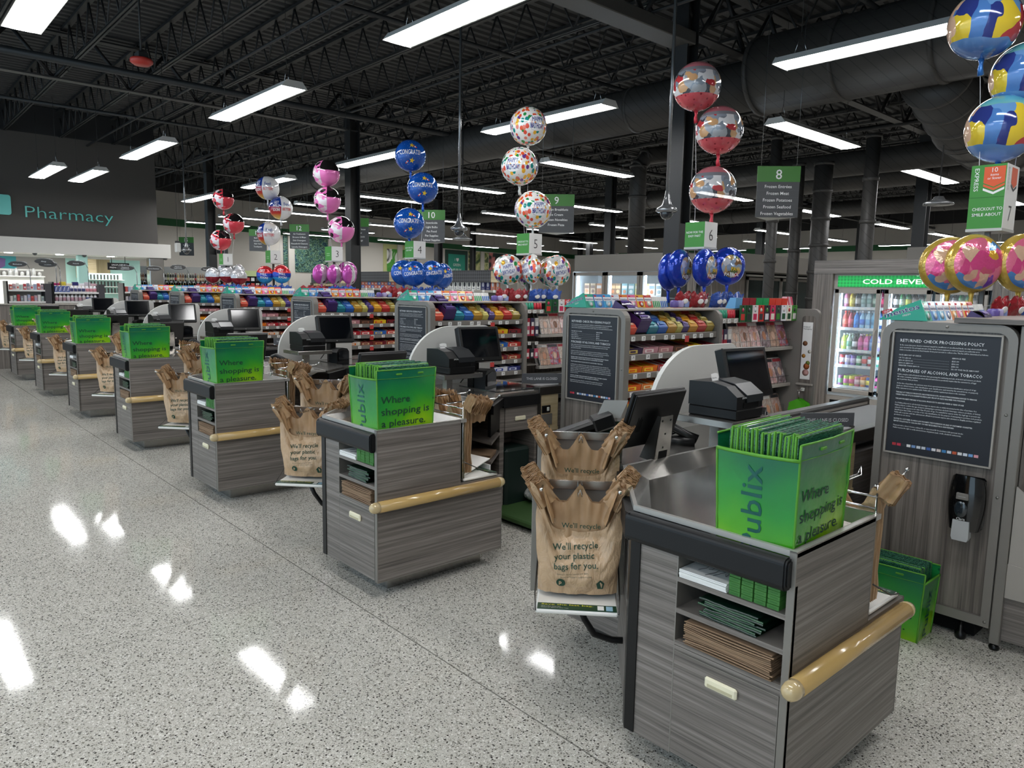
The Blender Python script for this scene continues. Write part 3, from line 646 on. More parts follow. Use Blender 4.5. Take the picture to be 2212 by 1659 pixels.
# ---- cubby contents
mb = MB(TR(-.3, .1, .712))
for i in range(6): mb.box(-.085, -.1, i*.0045, .085, .12, i*.0045+.004, PAPER, 0, TR(R.uniform(-.003, .003), R.uniform(-.003, .003), 0, R.uniform(-.02, .02)))
for i in range(5): mb.tube([(-.04+.02*i, -.06+.03*math.sin(i*2), .0275), (-.03+.02*i, -.03+.03*math.sin(i*3), .0275), (-.035+.02*i, 0, .0275)], .0008, TXTK, 4)
ksolo(mb, 'colouring_sheets', 'stack of white printed sheets in the top cubby at {}', 'paper', (-.3, .1, .712))
GBX = mat('green_card_box', '#3f7a35', .55); GBL = mat('green_box_line', '#2e6a2a', .6)
gb = MB(); gb.box(-.019, 0, 0, .019, .1, .0135, GBX, .0008); gb.box(-.012, -.0004, .005, .012, 0, .0085, GBL)
gb0 = solo(gb, 'small_green_carton', 'x', 'carton', (0, 0, 0)); kk = 0
for c in range(4):
    for rr_ in range(6 if c < 2 else 5):
        o = gb0 if kk == 0 else copy_tree(gb0); kk += 1
        o.location = (-.19+c*.042, .004+.003*R.random(), .7115+rr_*.0142); kit(o, 'small green carton stacked in the top cubby of {}', 'green cartons in the top cubby of {}', [7, 6, 5, 4] if rr_ < 5 else [7])
DG = mat('folded_bag_dark_green', '#0a2a1d', .3, coat=.3); DG2 = mat('folded_bag_mid_green', '#164a26', .3, coat=.3)
for i in range(9):
    mb = MB(TR(-.2+R.uniform(-.012, .012), .12, .607+i*.0068, R.uniform(-.06, .06)))
    mb.grid(lambda u, v: (-.1+.2*u, -.11+.2*v, .003+.0035*wob(u*4+i, v*4, i)), 8, 6, DG if i % 3 else DG2); mb.grid(lambda u, v: (-.1+.2*u, -.112-.004*math.sin(v*3.1), -.001+.008*v+.003*wob(u*5+i, i)), 8, 3, DG2 if i % 2 else DG)
    ksolo(mb, 'folded_green_bag', 'dark green folded bag lying in the middle cubby of {}', 'folded bag', (-.2, .12, .607+i*.0068), 'folded bags in the middle cubby of {}')
KR = mat('kraft_paper', '#94795f', .85); KR2 = mat('kraft_paper_dark', '#7b634c', .85)
for i in range(13):
    mb = MB(TR(-.2+R.uniform(-.004, .004), .11, .498+i*.0062, R.uniform(-.012, .012))); b = .006*math.sin(i*.55)
    mb.grid(lambda u, v: (-.15+.3*u, -.115+.21*v, .0025+b*math.sin(u*3.14)*(1-v)), 8, 3, KR); mb.grid(lambda u, v: (-.15+.3*u, -.1155-.003*math.sin(v*3.14), .005*(v-.5)+.0025+b*math.sin(u*3.14)), 8, 3, KR if i % 3 else KR2)
    mb.box(.146, -.115, 0, .15, .095, .005, KR2)
    ksolo(mb, 'kraft_paper_bag', 'flat brown paper bag stacked in the lower cubby of {}', 'paper bag', (-.2, .11, .498+i*.0062), 'paper bags in the lower cubby of {}')
# paper sacks on the cashier shelf
for i in range(6):
    mb = MB(); mb.box(-.1, -.08, 0, .1, .08, .005, KR if i % 2 else KR2, .001, TR(-.62+R.uniform(-.005, .005), 1.2, .489+i*.0055, -.9))
    ksolo(mb, 'brown_paper_sack', 'flat brown sack on the cashier shelf of {}', 'paper bag', None, 'brown sacks on the cashier shelf of {}', [6])
# ---- big green reusable bag filled with folded ones
def _bagfn(n, b):
    co = n.co(); x, y, z = n.sep(co)
    w = n.noise(co, 3.5, 2).outputs[0]
    f = n.math('ADD', n.math('MULTIPLY', z, 2.3), n.math('MULTIPLY', n.math('SUBTRACT', w, .5), .75))
    f = n.math('SUBTRACT', f, n.math('MULTIPLY', y, .55))
    c = n.ramp(f, [(.05, '#93c914'), (.27, '#52ad1c'), (.5, '#259339'), (.8, '#0b6a4c')])
    v = n.vor(co, 26); keep = n.math('LESS_THAN', n.sep(v.outputs['Color'])[0], n.math('MULTIPLY', n.math('SUBTRACT', y, -.05), 1.6))
    d = n.math('MULTIPLY', n.math('LESS_THAN', v.outputs['Distance'], .17), keep)
    d = n.math('MULTIPLY', d, n.math('GREATER_THAN', z, .07))
    c = n.mix(n.math('MULTIPLY', d, .8), c, '#0d4a33')
    bn = n.noise(co, 9, 3).outputs[0]; n.bump(bn, b, .25, .02)
    return c
GBAG = pmat('green_printed_bag', _bagfn, .28, coat=.35)
HEM = mat('lime_hem', '#569a2b', .5); FOLD = mat('lime_fold', '#5c9f2f', .55)
def _foldtop(n, b):
    co = n.co(); x, y, z = n.sep(co); nn = n.noise(n.map(co, (60, 14, 60)), 4, 3).outputs[0]
    return n.ramp(nn, [(.3, '#08362a'), (.5, '#0e4a35'), (.57, '#5fa184'), (.61, '#10533a'), (.8, '#1f6f3c')])
FOLDT = pmat('folded_printed_top', _foldtop, .3, coat=.4)
def big_bag(mb_T, Lx=.25, Ly=.36, H=.33):
    """open gusseted bag: local origin front corner bottom, x to -Lx (gusset along x), y to Ly (printed face at x=0)"""
    F = MB(mb_T)
    def wl(x, y, z): return .004*wob(x*9, y*9, z*9+3)
    fl = .02; G = H-.045
    def face(u, v): return (fl*v*math.sin(u*3.14)*.5+.008*v+wl(0, u, v), Ly*u+(u-.5)*.03*v, H*v)
    def gus(u, v): return (-Lx*u+.008*v*(1-2*u), -.015*v-.016*math.sin(u*3.14)*v**.6+.5*wl(u, 3, v), G*v)
    def back(u, v): return (-Lx-.008*v, Ly*u+(u-.5)*.03*v, H*v)
    def gus2(u, v): return (-Lx*u+.008*v*(1-2*u), Ly+.015*v, G*v)
    for fn in (face, gus, back, gus2): F.grid(fn, 10, 10, GBAG)
    F.add([(0, 0, .002), (-Lx, 0, .002), (-Lx, Ly, .002), (0, Ly, .002)], [(0, 1, 2, 3)], GBAG)
    H_ = MB(mb_T)
    for fn, u in ((face, 0), (face, 1), (gus, 1), (gus2, 1)): H_.tube([fn(u, v/8) for v in range(9)], .004, HEM, 6)
    for fn in (gus, gus2): H_.tube([fn(u/8, 1) for u in range(9)], .0055, HEM, 6)
    for fn in (face, back): H_.tube([fn(u/8, 1) for u in range(9)], .0035, HEM, 6)
    H_.tube([(lambda p: (p[0]+.001, p[1], p[2]))(face(u/8, .87)) for u in range(9)], .0012, HEM, 4)
    for u in (.35, .72):
        p = face(u, .93); H_.box(p[0]-.004, p[1]-.018, p[2]-.004, p[0]+.005, p[1]+.018, p[2]+.005, HEM, .002)
    def wf(p): a = face(min(max(p[0]/Ly, 0), 1), min(max(p[1]/H, 0), 1)); return (a[0]+.002, a[1], a[2])
    for i, (l, w) in enumerate((('Where', .185), ('shopping is', .325), ('a pleasure.', .3))):
        F.text(l, None, TXTD, size=.038, width=w*Ly/.38, off=.008, warp=lambda p, i=i: wf((p[0]+.02, H*(.5-i*.18)+p[1], 0)))
    TB = mat('teal_bag_lettering', '#0c5a52', .4)
    def wg(p): a = gus(min(max(p[0]/Lx, .02), .98), min(max(p[1]/G, 0), 1)); return (a[0], a[1]-.002, a[2])
    F.text('Publix', None, TB, size=.066, width=.262, off=.004, warp=lambda p: wg((.4*Lx+p[1], .004+p[0], 0)))
    def wg2(p): a = gus2(min(max(p[0]/Lx, 0), 1), min(max(p[1]/G, 0), 1)); return (a[0], a[1]+.002, a[2])
    F.text('Publix', None, TB, size=.05, width=.235, off=.004, warp=lambda p: wg2((.6*Lx-p[1], .012+p[0], 0)))
    return F, H_
def fold_slab(i, Ly=.34, H=.33, th=.0135):
    m = MB(); tz = H+.006*math.sin(i*1.7); h = th/2
    def rib(k, y0, y1, g, dz, mm):
        w = h*k; m.prism([(-w, .02), (-w, tz+dz-.008), (-w*.7, tz+dz-.002), (0, tz+dz), (w*.7, tz+dz-.002), (w, tz+dz-.008), (w, .02)], y0, y1, mm, 'y')
    rib(.95, .008, Ly-.01, 0, 0, FOLDT); rib(.42, .004, Ly-.004, 0, .003, FOLD if i % 3 == 0 else FOLDT)
    rib(1, .0, .02, 0, .001, FOLD); rib(.4, -.006, .004, 0, .0035, FOLD)
    for s in (-1, 1): m.box(s*h*.95-.0012, -.002, .05, s*h*.95+.0012, Ly*.99, tz-.004, FOLDT)
    return m
BT = TR(-.024, .026, .862, .05)
t = kthing('reusable_bag', 'large green printed shopping bag packed with folded bags on bagging stand at {}', 'shopping bag', (-.15, .22, .852), None, LANES, .02)
F, Hm = big_bag(BT, .24, .345, .34); F.build('bag_body', t); Hm.build('hem', t)
for i in range(16):
    m = fold_slab(i, .32, .355); m.T = BT @ TR(-.018-i*.0137, .012+.003*math.sin(i*2.3), .003, .006*math.sin(i*1.3), 0, .03*math.sin(i*.5))
    m.v = [m.T @ v for v in m.v]
    ksolo(m, 'folded_reusable_bag', 'folded green bag packed upright in the large bag at {}', 'folded bag', (-.05-i*.015, .2, .855), 'folded bags packed in the large bag at {}', LANES if i % 2 == 0 else [7, 6, 5])
# ---- wire bag racks and plastic bags
TAN = None
def _plastic(n, b):
    co = n.co(); a = n.noise(co, 11, 4, .6, .6).outputs[0]; v = n.noise(n.map(co, (1, 1, .35)), 24, 3, .6, 1.2).outputs[0]
    n.bump(n.math('ADD', a, v), b, .55, .02)
    b.inputs['Subsurface Weight'].default_value = 0
    return n.mix(a, '#b99a78', '#d0b08d')
TAN = pmat('tan_plastic_film', _plastic, .3, coat=.15)
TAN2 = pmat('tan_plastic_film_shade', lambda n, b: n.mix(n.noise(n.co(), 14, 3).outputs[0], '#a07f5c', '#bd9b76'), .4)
TAN3 = mat('brown_plastic_edges', '#8e6c49', .42); TAN4 = mat('brown_plastic_edges_light', '#ac8760', .42)
GLBL = mat('green_label', '#15402a', .4); YTX = mat('yellow_lettering', '#e6e04a', .5)
def sst(a, b, x): t = min(max((x-a)/(b-a), 0), 1); return t*t*(3-2*t)
def bag_kit(T, traytxt, lab, lanes, arm=True, posts=True):
    base = T @ Vector((.15, .15, 0)); hz = .435
    t = kthing('bag_rack', 'wire bag holder with white tray, the %s of {}' % lab[7:], 'bag rack', base, None, lanes)
    m = MB(T); m.box(0, 0, -.018, .3, .25, 0, WHITE, .006); tr = m.build('tray', t)
    m = MB(T); m.box(.006, .004, .0, .294, .055, .0015, GLBL)
    F = frame((.02, .036, .0017), (1, 0, 0), (0, 1, 0)); m.text(traytxt[0], F, YTX, size=.0115, width=.19, off=.006)
    for i, l in enumerate(traytxt[1:]): m.text(l, frame((.02, .022-i*.011, .0017), (1, 0, 0), (0, 1, 0)), TXTW, size=.006, wmax=.15)
    m.box(.225, .012, .0015, .248, .045, .003, PAPER); m.box(.256, .01, .0015, .28, .045, .003, mat('pale_blue_icon', '#9cc4d8', .5)); m.build('tray_label', tr)
    m = MB(T)
    if posts:
        m.box(-.035, .255, -.04, -.008, .285, .45, ALU, .002); m.box(.308, .255, -.04, .33, .285, .45, ALU, .002); m.box(-.035, .262, .38, .33, .278, .412, STEEL); m.box(-.035, .27, .02, .33, .275, .38, TAUPE)
    else:
        for x in (.002, .3): m.tube([(x, .262, .0), (x, .262, .44)], .004, CHROME, 6)
        m.tube([(.0, .262, .4), (.3, .262, .4)], .004, CHROME, 6); m.tube([(.0, .262, .36), (.3, .262, .36)], .0035, CHROME, 6)
    m.build('frame', t)
    m = MB(T)
    for x in (.012, .288):
        m.tube([(x, .26, hz), (x, .02, hz), (x, -.01, hz+.012)], .004, CHROME, 8); m.ell((x, -.012, hz+.014), .007, .007, .007, CHROME, 8, 6)
        m.tube([(x-.02 if x < .1 else x+.02, .26, .1), (x-.02 if x < .1 else x+.02, .1, .02), (x-.012 if x < .1 else x+.012, .0, -.005)], .003, DSTEEL, 6)
    m.tube([(.143, .26, .41), (.143, .05, .412), (.15, .04, .44), (.157, .05, .412), (.157, .26, .41)], .003, CHROME, 6)
    m.build('hook_arm', t)
    if arm:
        m = MB(T); m.tube([(.15, .15, -.02), (.18, .16, -.1), (.22, .18, -.17), (.29, .2, -.2), (.36, .2, -.2)], .013, BLACK, 8); m.build('support_arm', t)
    if posts:
        # front bag
        def topz(u):
            w = abs(2*u-1); return .235+.055*w*w+.155*sst(.5, .92, w)
        def yb(u, v): return .135-.085*sst(.72, 1, v)*sst(.5, .9, abs(2*u-1))-.065*math.sin(math.pi*min(1, .12+v*.95))*math.sqrt(max(0, 1-(2*u-1)**2*.9))*(1-.55*v)
        def front(u, v):
            z = .016+topz(u)*v; w = 2*u-1
            x = .15+w*(.128+.034*math.sin(min(1, v*1.15)*2.3))+(.03*sst(.75, 1, v)*w)
            return (x+.004*wob(u*5, v*5, 1), yb(u, v)+.011*wob(u*6, v*6, 2)+.006*wob(u*15, v*11, 4), z)
        def back(u, v):
            w = abs(2*u-1); tz = .345+.07*(1-sst(.0, .4, w))**1.5+.085*sst(.55, .85, w); z = .016+tz*v
            return (.15+(2*u-1)*.15, .145+.012*wob(u*7, v*6, 7)+.006*math.sin((u-.5)*60*(1.3-v*.6))*v, z)
        b = kthing('plastic_bag', 'open brown plastic bag with green lettering %s of {}' % lab, 'plastic bag', base, None, lanes)
        m = MB(T); m.grid(front, 30, 26, TAN)
        def side(s): return lambda u, v: tuple(a*(1-u)+c*u for a, c in zip(front(s, v), back(s, v)))
        m.grid(side(0), 3, 14, TAN); m.grid(side(1), 3, 14, TAN)
        rot = .075
        def wf(px, pz):
            u = .5; 
            for _ in range(3):
                v = min(1, max(0, (pz-.016)/topz(u))); u = min(.98, max(.02, u+(px-front(u, v)[0])/.3))
            v = min(1, max(0, (pz-.016)/topz(u))); q = front(u, v); return (px, q[1]-.004, pz)
        def tx(s, x, z, size, mm, off=.008):
            m.text(s, None, mm, size=size, off=off, res=2, warp=lambda p: wf(x+p[0]*math.cos(rot)-p[1]*math.sin(rot), z+p[0]*math.sin(rot)+p[1]*math.cos(rot)))
        tx("We'll recycle", .055, .186, .0232, TXTD); tx('your plastic', .062, .152, .0232, TXTD); tx('bags for you.', .062, .118, .0232, TXTD)
        tx('Return to the bins outside your store.', .075, .098, .0055, TXTD, 0); tx('We are not recycled in curbside recycling.', .085, .088, .005, TXTD, 0)
        c = wf(.09, .07)
        for k in range(1):
            pts = [(.088+.017*math.cos(a*.4189), .068+.017*math.sin(a*.4189)) for a in range(15)]
            m.add([wf(*p) for p in pts], [list(range(15))], TXTD); 
            m.text('p', None, TAN, size=.016, off=.03, warp=lambda p: (lambda q: (q[0], q[1]-.0015, q[2]))(wf(.081+p[0], .064+p[1])))
            m.add([wf(.225, .045), wf(.245, .045), wf(.25, .07), wf(.235, .085), wf(.22, .07)], [(0, 1, 2, 3, 4)], TXTD); m.add([wf(.23, .05), wf(.24, .05), wf(.243, .066), wf(.235, .076), wf(.227, .066)], [(0, 1, 2, 3, 4)], TAN)
        m.build('bag_body', b)
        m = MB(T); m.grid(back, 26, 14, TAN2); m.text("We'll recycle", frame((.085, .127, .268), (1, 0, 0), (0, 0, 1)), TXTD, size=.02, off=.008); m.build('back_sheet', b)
    # packed bags behind with pleated handle edges
    b = kthing('bag_pack', 'flat brown bags packed %s %s of {}' % ('behind the open one' if posts else 'and hanging', lab), 'bag pack', base, None, lanes)
    m = MB(T)
    for k in range(5):
        y = .16+k*.019 if posts else .2+k*.011
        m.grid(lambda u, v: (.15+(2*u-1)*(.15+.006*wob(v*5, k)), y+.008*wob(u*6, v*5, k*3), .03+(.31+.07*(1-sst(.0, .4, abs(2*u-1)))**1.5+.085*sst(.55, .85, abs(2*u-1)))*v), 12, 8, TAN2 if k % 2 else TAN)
    m.build('flat_bags', b)
    rr_ = random.Random(5)
    for sx in (-1, 1):
        m = MB(T)
        for k in range(15):
            y = .085+k*.0115; a = sx*(.6+.12*rr_.uniform(-1, 1)); w = .03+.006*rr_.random(); ph = rr_.random()*9
            M = TR(.15+sx*(.142+.0034*k), y, .412+.0022*k+.003*rr_.uniform(-1, 1), -sx*.25+.08*rr_.uniform(-1, 1), .06*rr_.uniform(-1, 1), a)
            m.grid(lambda u, v: ((2*u-1)*w*(1.05-.12*v), .002*math.sin(u*17+ph)+.016*wob(u*3, v*3, ph), -.06+.092*v+.01*wob(u*5, ph)), 14, 6, TAN4 if k % 2 else TAN2, M)
            m.tube([M @ Vector(((2*u/10-1)*w*.93, .002*math.sin(u/10*17+ph)+.016*wob(u/10*3, 3, ph), .032+.01*wob(u/10*5, ph))) for u in range(11)], .0016, TAN3, 4)
            m.tube([M @ Vector((-sx*-1*w*(1.05-.12*v/6), .002*math.sin((sx+1)/2*17+ph)+.016*wob((sx+1)/2*3, v/2, ph), -.06+.092*v/6+.01*wob((sx+1)/2*5, ph))) for v in range(7)], .0016, TAN3, 4)
        # soft neck joining the handles to the sheets
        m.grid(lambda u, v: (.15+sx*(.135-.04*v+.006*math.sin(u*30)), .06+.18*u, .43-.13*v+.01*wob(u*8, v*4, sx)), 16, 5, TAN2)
        m.build('handle_bundle', b)
SAVE = ['Save the last bag.', 'Only a few items left?', 'Check for space in other bags.']
T1 = TR(-.89, -.15, .47, math.atan2(.68, .73)); T2 = TR(-1.114, .09, .60, math.atan2(.68, .73)); T3 = TR(-.01, .82, .56, math.pi)
bag_kit(T1, SAVE, 'on the front rack', LANES)
bag_kit(T2, SAVE, 'on the second rack', LANES, False)
bag_kit(T3, ['One or two?', 'Skip the bag.'], 'on the cashier-side rack', [7, 6, 5, 4, 3], False, False)
# the floor bag beside the express endcap
BT2 = TR(-.575, 1.70, .0, -math.pi/2)
t = thing('reusable_bag', 'green printed shopping bag standing on the floor under the sanitizer dispenser', 'shopping bag', (-.4, 1.8, 0))
F, Hm = big_bag(BT2, .18, .36, .34); F.build('bag_body', t); Hm.build('hem', t)
for i in range(10):
    m = fold_slab(i, .34, .35); M = BT2 @ TR(-.018-i*.0155, .01, .004, 0, 0, .02*math.sin(i)); m.v = [M @ v for v in m.v]
    solo(m, 'folded_reusable_bag', 'folded green bag packed in the bag on the floor', 'folded bag', (-.4, 1.75+i*.012, .02), 'folded bags in the floor bag')
# ================================================================== CANDY RACKS BETWEEN THE LANES
rk = kthing('candy_rack', 'grey candy rack with curved endcap and shelves behind the belt of {}', 'display rack', (-.28, 3.1, 0))
def arch(x0, x1, z0, z1, r, n=6):
    o = [(x1, z0)]
    o += [(x1-r+r*math.cos(math.pi/2*i/n), z1-r+r*math.sin(math.pi/2*i/n)) for i in range(n+1)]
    o += [(x0+r-r*math.sin(math.pi/2*i/n), z1-r+r*math.cos(math.pi/2*i/n)) for i in range(n+1)]
    return o + [(x0, z0)]
A0 = arch(-.558, .018, .1, 1.5, .075); A1 = arch(-.522, -.018, .145, 1.464, .045)
def ring(m, a, b, y0, y1, mm):
    n = len(a); vs = [(x, y0, z) for x, z in a]+[(x, y0, z) for x, z in b]+[(x, y1, z) for x, z in a]+[(x, y1, z) for x, z in b]; fs = []
    for i in range(n):
        j = (i+1) % n; fs += [(i, j, n+j, n+i), (2*n+i, 3*n+i, 3*n+j, 2*n+j), (i, 2*n+i, 2*n+j, j), (n+i, n+j, 3*n+j, 3*n+i)]
    m.add(vs, fs, mm)
m = MB(); m.prism(A1, 1.912, 1.945, WOODV, 'y'); e = m.build('endcap', rk)
m = MB(); ring(m, A0, A1, 1.895, 1.95, TAUPE)
for x, z in ((-.27, 1.482), (.0, .72), (.0, 1.1), (.0, .125)): m.lathe([(.001, 0), (.007, 0), (.007, .002), (.001, .003)], ALU, 8, TR(x, 1.8945, z, 0, math.pi/2))
m.build('endcap_frame', e)
m = MB(); m.box(-.5, 1.95, .02, -.05, 4.28, .1, BLACKM); m.box(-.535, 1.95, .1, -.515, 4.28, 1.49, WOODV); m.box(-.33, 1.95, .1, -.31, 4.28, 1.49, WOODV); m.box(-.515, 1.95, .1, -.02, 4.28, .16, TAUPE)
for x in (-.1, -.46): m.lathe([(.02, 0), (.025, .01), (.025, .03), (.01, .04), (.01, .09)], BLACK, 10, TR(x, 1.925, 0))
m.build('spine', rk)
m = MB(); m.box(-.53, 1.95, 1.488, -.06, 4.28, 1.502, TAUPEL, .003); m.build('top_deck', rk)
TAGK = mat('price_print', '#6a6a6c', .6); TAGW = mat('price_tag_white', '#e8e6e2', .6); TAGR = mat('price_tag_red', '#c23d3a', .6)
def pstrip(par, y0, y1, x, z, n, seed=0):
    q = random.Random(seed)
    for i in range(n):
        y = y0+(y1-y0)*(i+.5)/n+q.uniform(-.02, .02); m = MB(); m.box(x-.001, y-.02, z-.03, x+.003, y+.02, z+.002, TAGW)
        m.box(x+.003, y-.012, z-.02, x+.0035, y+.012, z-.017, TAGK); m.box(x+.003, y-.004, z-.012, x+.0035, y+.01, z-.006, TAGK); m.build('price_tag', par)
    if n > 5: m = MB(); y = y0+(y1-y0)*.62; m.box(x, y, z-.055, x+.004, y+.05, z-.01, TAGR); m.build('price_tag', par)
SHZ = [.815, .93, 1.055, 1.185]
for i, z in enumerate(SHZ):
    m = MB(); m.box(-.31, 1.955, z-.012, -.03, 3.05, z, TAUPE); m.box(-.04, 1.955, z-.036, -.02, 3.05, z+.008, TAUPE, .003); sh = m.build('shelf', rk)
    pstrip(sh, 1.97, 3.03, -.019, z, 7, i)
m = MB(); m.prism([(-.31, 1.455), (-.31, 1.465), (-.03, 1.31), (-.03, 1.29)], 1.955, 3.05, TAUPE, 'y'); m.box(-.04, 1.955, 1.285, -.02, 3.05, 1.328, TAUPE, .003); sh = m.build('shelf', rk)
pstrip(sh, 1.97, 3.03, -.019, 1.315, 9, 9)
m = MB(); pts = [(-.32, .1), (.0, .1), (.0, 1.42), (-.01, 1.46), (-.04, 1.487), (-.07, 1.492), (-.32, 1.492)]; m.prism(pts, 3.055, 3.095, TAUPE, 'y'); m.build('divider', rk)
# far endcap, wider than the rack
m = MB(); m.prism(arch(-.75, .19, .08, 1.5, .05), 4.285, 4.33, TAUPE, 'y'); m.prism(arch(.045, .165, .12, 1.44, .03), 4.28, 4.29, WOODV, 'y'); m.box(.03, 4.262, .83, .18, 4.285, .85, TAUPEL, .004); m.build('far_endcap', rk)
# magazine tiers
for z in (.52, .845, 1.17):
    m = MB(); m.prism([(-.17, z+.24), (-.16, z+.24), (-.075, z), (-.085, z-.01)], 3.3, 4.27, DSTEEL, 'y'); m.box(-.09, 3.3, z-.03, -.02, 4.27, z, TAUPEL, .003); sh = m.build('magazine_tier', rk)
    m = MB()
    for i in range(6):
        y = 3.36+i*.16
        m.tube([(-.03, y, z), (-.05, y, z+.13), (-.05, y+.06, z+.13), (-.03, y+.06, z)], .0022, STEEL, 4)
    m.tube([(-.038, 3.31, z+.06), (-.038, 4.26, z+.06)], .0022, STEEL, 4); m.build('wire_fence', sh)
m = MB(); m.box(-.3, 3.1, .86, -.03, 3.29, .87, TAUPE); m.box(-.3, 3.1, 1.09, -.03, 3.29, 1.1, TAUPE); m.box(-.3, 3.1, 1.41, -.02, 3.34, 1.42, TAUPE); m.box(-.025, 3.1, 1.395, -.015, 3.34, 1.428, TAUPEL); sh = m.build('small_shelf', rk); pstrip(sh, 3.1, 3.34, -.014, 1.42, 3, 4); pstrip(sh, 3.1, 3.29, -.029, 1.1, 2, 5)
# lane 7 side bin on its far side
t = thing('side_bin', 'grey metal bin unit at the edge beside the express endcap', 'display bin', (.2, 2.3, 0))
m = MB(); m.box(.022, 1.9, .03, .062, 1.94, 1.5, TAUPE, .003); m.box(.062, 1.91, .26, .45, 1.935, .42, TAUPEL, .002); m.prism([(.065, .42), (.065, .78), (.11, .74), (.16, .66), (.45, .62), (.45, .42)], 1.912, 1.93, TAUPEL, 'y'); m.box(.062, 1.93, .05, .45, 1.96, .26, WOODH); m.build('bin_front', t)
m = MB(); m.box(.062, 1.95, .3, .075, 3.2, 1.5, WOODV); m.box(.062, 1.94, .6, .5, 3.2, .615, TAUPE); m.lathe([(.02, 0), (.024, .012), (.012, .03)], BLACK, 10, TR(.042, 1.92, 0)); m.build('bin_back', t)
t = thing('wood_board', 'grey wood board lying on top of the rack behind the express notice', 'board', (.1, 2.5, 1.503)); m = MB(); m.box(-.24, 1.88, 1.503, .5, 3.2, 1.527, WOODH, .002); m.build('panel', t)
# ---- policy notice
t = kthing('policy_notice', 'framed dark notice on returned checks, alcohol and tobacco on the endcap of {}', 'notice', (-.27, 1.9, .85))
m = MB()
for a in ((-.507, .848, -.499, 1.453), (-.045, .848, -.037, 1.453), (-.507, .846, -.037, .853), (-.507, 1.447, -.037, 1.455)): m.box(a[0], 1.888, a[1], a[2], 1.913, a[3], TAUPEL)
m.build('notice_frame', t)
m = MB(); m.box(-.5, 1.898, .852, -.044, 1.912, 1.448, NAVY); F = frame((-.5, 1.8975, .852), (1, 0, 0), (0, 0, 1)); W0 = .456
def L(s, x, y, cap, wd=None, off=0.0): m.text(s, F @ Matrix.Translation((x, y, 0)), TXTW, size=cap, width=wd, off=off, res=1, dz=.0006)
L('RETURNED CHECK PROCESSING POLICY', .028, .548, .0155, .36, .004)
for i, (s_, w) in enumerate((('In the event that your check is returned unpaid for insufficient or uncollected funds, we may electronically debit', .372), ('your account for the principal amount of the check. If your payment is returned unpaid, you authorize us to', .345), ('make a one-time electronic fund transfer from your account to collect a fee. The fee will be determined as follows:', .38))):
    L(s_, .028, .530-i*.0118, .0066, w, .004)
L('FACE AMOUNT OF CHECK', .028, .481, .0066, .1, .004); L('SERVICE FEE', .262, .481, .0066, .056, .004)
for i, (a, b, w, w2) in enumerate((('UP TO $50.00', '$25.00', .055, .03), ('$50.01-$300.00', '$30.00', .064, .03), ('$300.01-$800.00', '$40.00', .067, .03), ('GREATER THAN $800.00', '5% OF THE FACE AMOUNT', .096, .115))):
    y = .467-i*.0125; L(a, .028, y, .0064, w, .004); L(b, .262, y, .0064, w2, .004)
    for k in range(24): m.box(.028+w+.006+k*(.22-w)/24*1.0, y, .0004, .028+w+.0075+k*(.22-w)/24, y+.0012, .0006, TXTW, 0, F)
L('PURCHASES OF ALCOHOL AND TOBACCO', .028, .402, .0155, .365, .004)
PARA = [(.362, 0, 'Publix complies with all federal and state laws governing the marketing and sale of alcohol and tobacco products.'), (.342, 0, 'All orders containing regulated products (alcohol and tobacco products) require that the customer be of legal'), (.095, 0, 'age to purchase these products.'), None,
    (.345, 0, 'At the time of purchase, the customer must show a government-issued picture identification and proof of age'), (.355, 0, "(such as a driver's license, state identification card, identification card issued by the armed forces, or passport)."), (.305, 0, 'If the customer is not a qualified adult, Publix will not sell the regulated products to the customer.'), None,
    (.352, 1, 'THE SALE OF TOBACCO PRODUCTS, NICOTINE PRODUCTS, OR NICOTINE-DISPENSING DEVICES TO PERSONS'), (.305, 1, 'UNDER THE AGE OF 21 IS AGAINST FLORIDA LAW. PROOF OF AGE IS REQUIRED FOR PURCHASE.'), None,
    (.302, 1, 'THE LAW PROHIBITS THE SALE OF ALCOHOL PRODUCTS TO ANYONE UNDER 21 YEARS OF AGE.'), None,
    (.355, 0, 'It is Publix policy not to sell alcoholic beverages to anyone who is visibly intoxicated at the time of purchase. It is'), (.372, 0, 'Publix policy to confirm the age of anyone attempting to purchase alcoholic beverages, tobacco products, or lottery'), (.372, 0, 'unless he or she appears to be older than 35 years of age. It is unlawful for anyone under the legal age to present any'), (.38, 0, 'identification that is false, or not his or her own identification, for the purpose of attempting to purchase such products.'), (.375, 0, 'Publix will cooperate with law enforcement officials to prosecute anyone who attempts to illegally purchase regulated'), (.075, 0, 'products in our stores.'), None,
    (.345, 1, 'NOTICE TO CUSTOMER: FLORIDA LAW PROHIBITS THE POSSESSION OR SALE OF UNSTAMPED CIGARETTES.'), (.27, 1, 'REPORT VIOLATIONS TO 1-866-540-7837. YOU MAY BE ELIGIBLE FOR A CASH REWARD.'), None,
    (.31, 0, "Please provide a driver's license, military ID, or state-issued ID for purchases with personal checks."), (.302, 0, 'Publix reserves the right to verify selected forms of payment (cash, credit, check) for authenticity.')]
Y = .386
for p in PARA:
    if p is None: Y -= .0085; continue
    L(p[2], .028, Y, .0066, p[0], .014 if p[1] else .004); Y -= .0119
q = random.Random(3)
for i in range(17):
    c = ['#b8333c', '#c63a50', '#33363c', '#e8e6e4', '#7a9ac8', '#d7d9de', '#c9ccd4', '#3f5fa5', '#e1dfe2', '#d8c9c4', '#3d7fb4', '#cfd6e0', '#c65a3a', '#e9e7e6', '#dfe4ec', '#7aa5d6', '#e3a0a8'][i]
    m.box(.03+i*.0225, .034, .0003, .048+i*.0225, .047, .0007, mat('card_logo_%d' % i, c, .5), .0, F)
m.build('notice_board', t)
